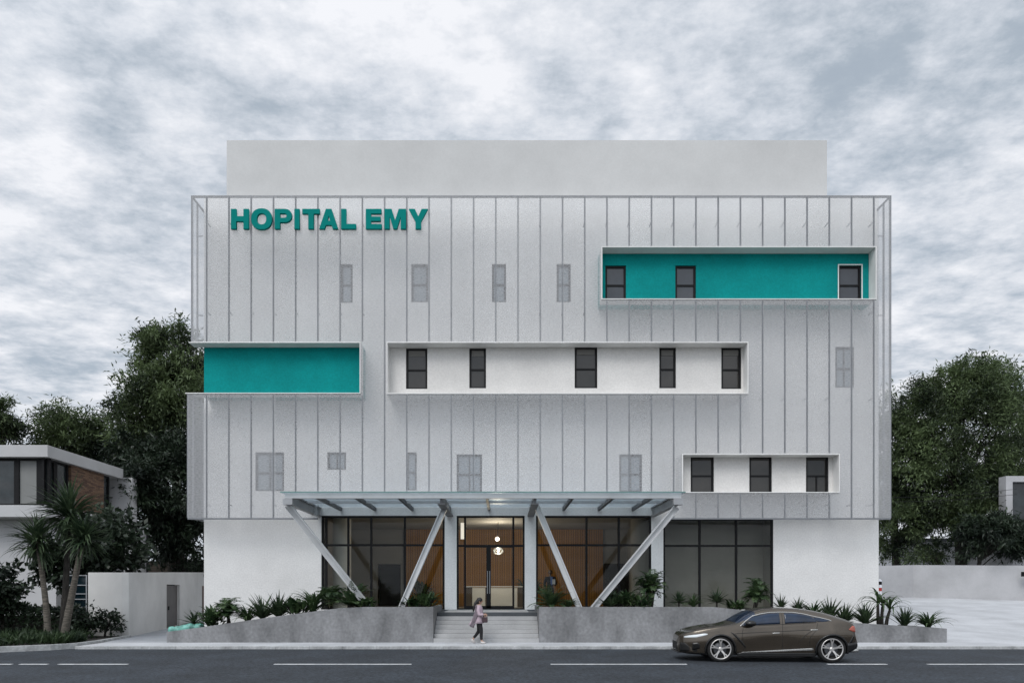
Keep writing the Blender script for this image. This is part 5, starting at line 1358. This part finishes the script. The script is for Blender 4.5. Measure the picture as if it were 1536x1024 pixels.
m = MB(); m.tube([(WX_+.16,WY_-.16,1.0),(WX_+.18,WY_-.18,1.075),(WX_+.24,WY_-.19,1.095),(WX_+.30,WY_-.18,1.06),(WX_+.31,WY_-.16,1.0)],.010,7); m.build('bag_handle', M['bagm'], BG, smooth=True)

# ---- man standing inside the lobby, facing the street
MX, MY, MZ = X(825.5,32.2), 32.2, FLOOR
MA = thing('person', 'man in a dark jacket and blue shirt standing inside the lobby by the wood slats', 'person', (MX,MY,MZ))
f = -math.pi/2; RZ = lambda p: (p[0]*math.cos(f)-p[1]*math.sin(f), p[0]*math.sin(f)+p[1]*math.cos(f), p[2])
def turn(chs): return [[(k[0],) if len(k) == 1 else (k[0], RZ(k[1]), k[2]) for k in c] for c in chs]
ch = [[('hip',(0,0,.96),(.15,.13)),('waist',(.01,0,1.12),(.14,.11)),('chest',(.0,0,1.36),(.17,.125)),('neck0',(-.01,0,1.50),.07),('neck1',(.0,0,1.58),.055),('skull',(.02,0,1.66),.055)],
      [('hip',),('rh',(.0,-.10,.90),.095),('rk',(.02,-.11,.50),.065),('ra',(-.01,-.12,.09),.042),('rt',(.15,-.14,.035),.042)],
      [('hip',),('lh',(.0,.10,.90),.095),('lk',(.02,.11,.50),.065),('la',(-.01,.12,.09),.042),('lt',(.15,.14,.035),.042)],
      [('chest',),('rs',(-.01,-.20,1.45),.065),('re',(-.02,-.27,1.16),.050),('rw',(.10,-.25,.94),.034)],
      [('chest',),('ls',(-.01,.20,1.45),.065),('le',(-.02,.27,1.16),.050),('lw',(.16,.18,1.10),.034)]]
hand(ch,'rw',(.10,-.25,.94),(.25,0,-1),(1,.2,0),1.0,.5,'r',(0,.3,-.3)); hand(ch,'lw',(.16,.18,1.10),(.8,-.5,.1),(0,.2,1),1.0,.6,'l')
skin_body('body', turn(ch), M['skin2'], MA)
m, T = head_mesh(MA, M['skin2'], (0,-.02,1.70), .104, f); m.build('head', M['skin2'], None, smooth=True).parent = MA
for s in (-1, 1):
    m = MB(); m.ball(T((.093,s*.036,.004)),.010,1,1,.7,8,6); m.build('eye', M['paper'], None, smooth=True).parent = MA
m = MB(); m.ball((0,.012,1.742),.108,.88,.98,.92,20,12); m.build('hair', M['hair'], None, smooth=True).parent = MA
ch = [[('hip',(0,0,.96),(.165,.145)),('w',(.01,0,1.06),(.155,.125))],[('hip',),('rh',(.0,-.10,.88),.11),('rk',(.02,-.11,.50),.085),('ra',(.0,-.12,.10),.065)],[('hip',),('lh',(.0,.10,.88),.11),('lk',(.02,.11,.50),.085),('la',(.0,.12,.10),.065)]]
skin_body('trousers', turn(ch), M['suit'], MA)
ch = [[('b0',(0,0,.92),(.185,.15)),('waist',(.0,0,1.12),(.17,.135)),('chest',(-.005,0,1.36),(.195,.145)),('top',(-.01,0,1.50),(.11,.09))],
      [('chest',),('rs',(-.01,-.205,1.45),.085),('re',(-.02,-.275,1.16),.070),('rw',(.08,-.25,.98),.052)],[('chest',),('ls',(-.01,.205,1.45),.085),('le',(-.02,.275,1.16),.070),('lw',(.13,.20,1.09),.052)]]
skin_body('jacket', turn(ch), M['suit'], MA)
m = MB(); V = [RZ(p) for p in ((.150,-.02,1.50),(.150,.10,1.50),(.168,.10,1.30),(.168,-.01,1.30),(.158,.08,1.10),(.158,.02,1.10))]
m.add(V, [(0,1,2,3),(3,2,4,5)]); o = m.build('shirt', M['shirt'], None); o.parent = MA; o.modifiers.new('cloth','SOLIDIFY').thickness = .02
BK = MB(); p = RZ((.20,.15,1.12)); BK.box(MX+p[0]-.07,MX+p[0]+.07,MY+p[1]-.03,MY+p[1]-.015,MZ+1.14,MZ+1.38)
tag(BK.build('clipboard', M['paper']), 'pale sheet of papers held in front of the man in the lobby', 'papers')
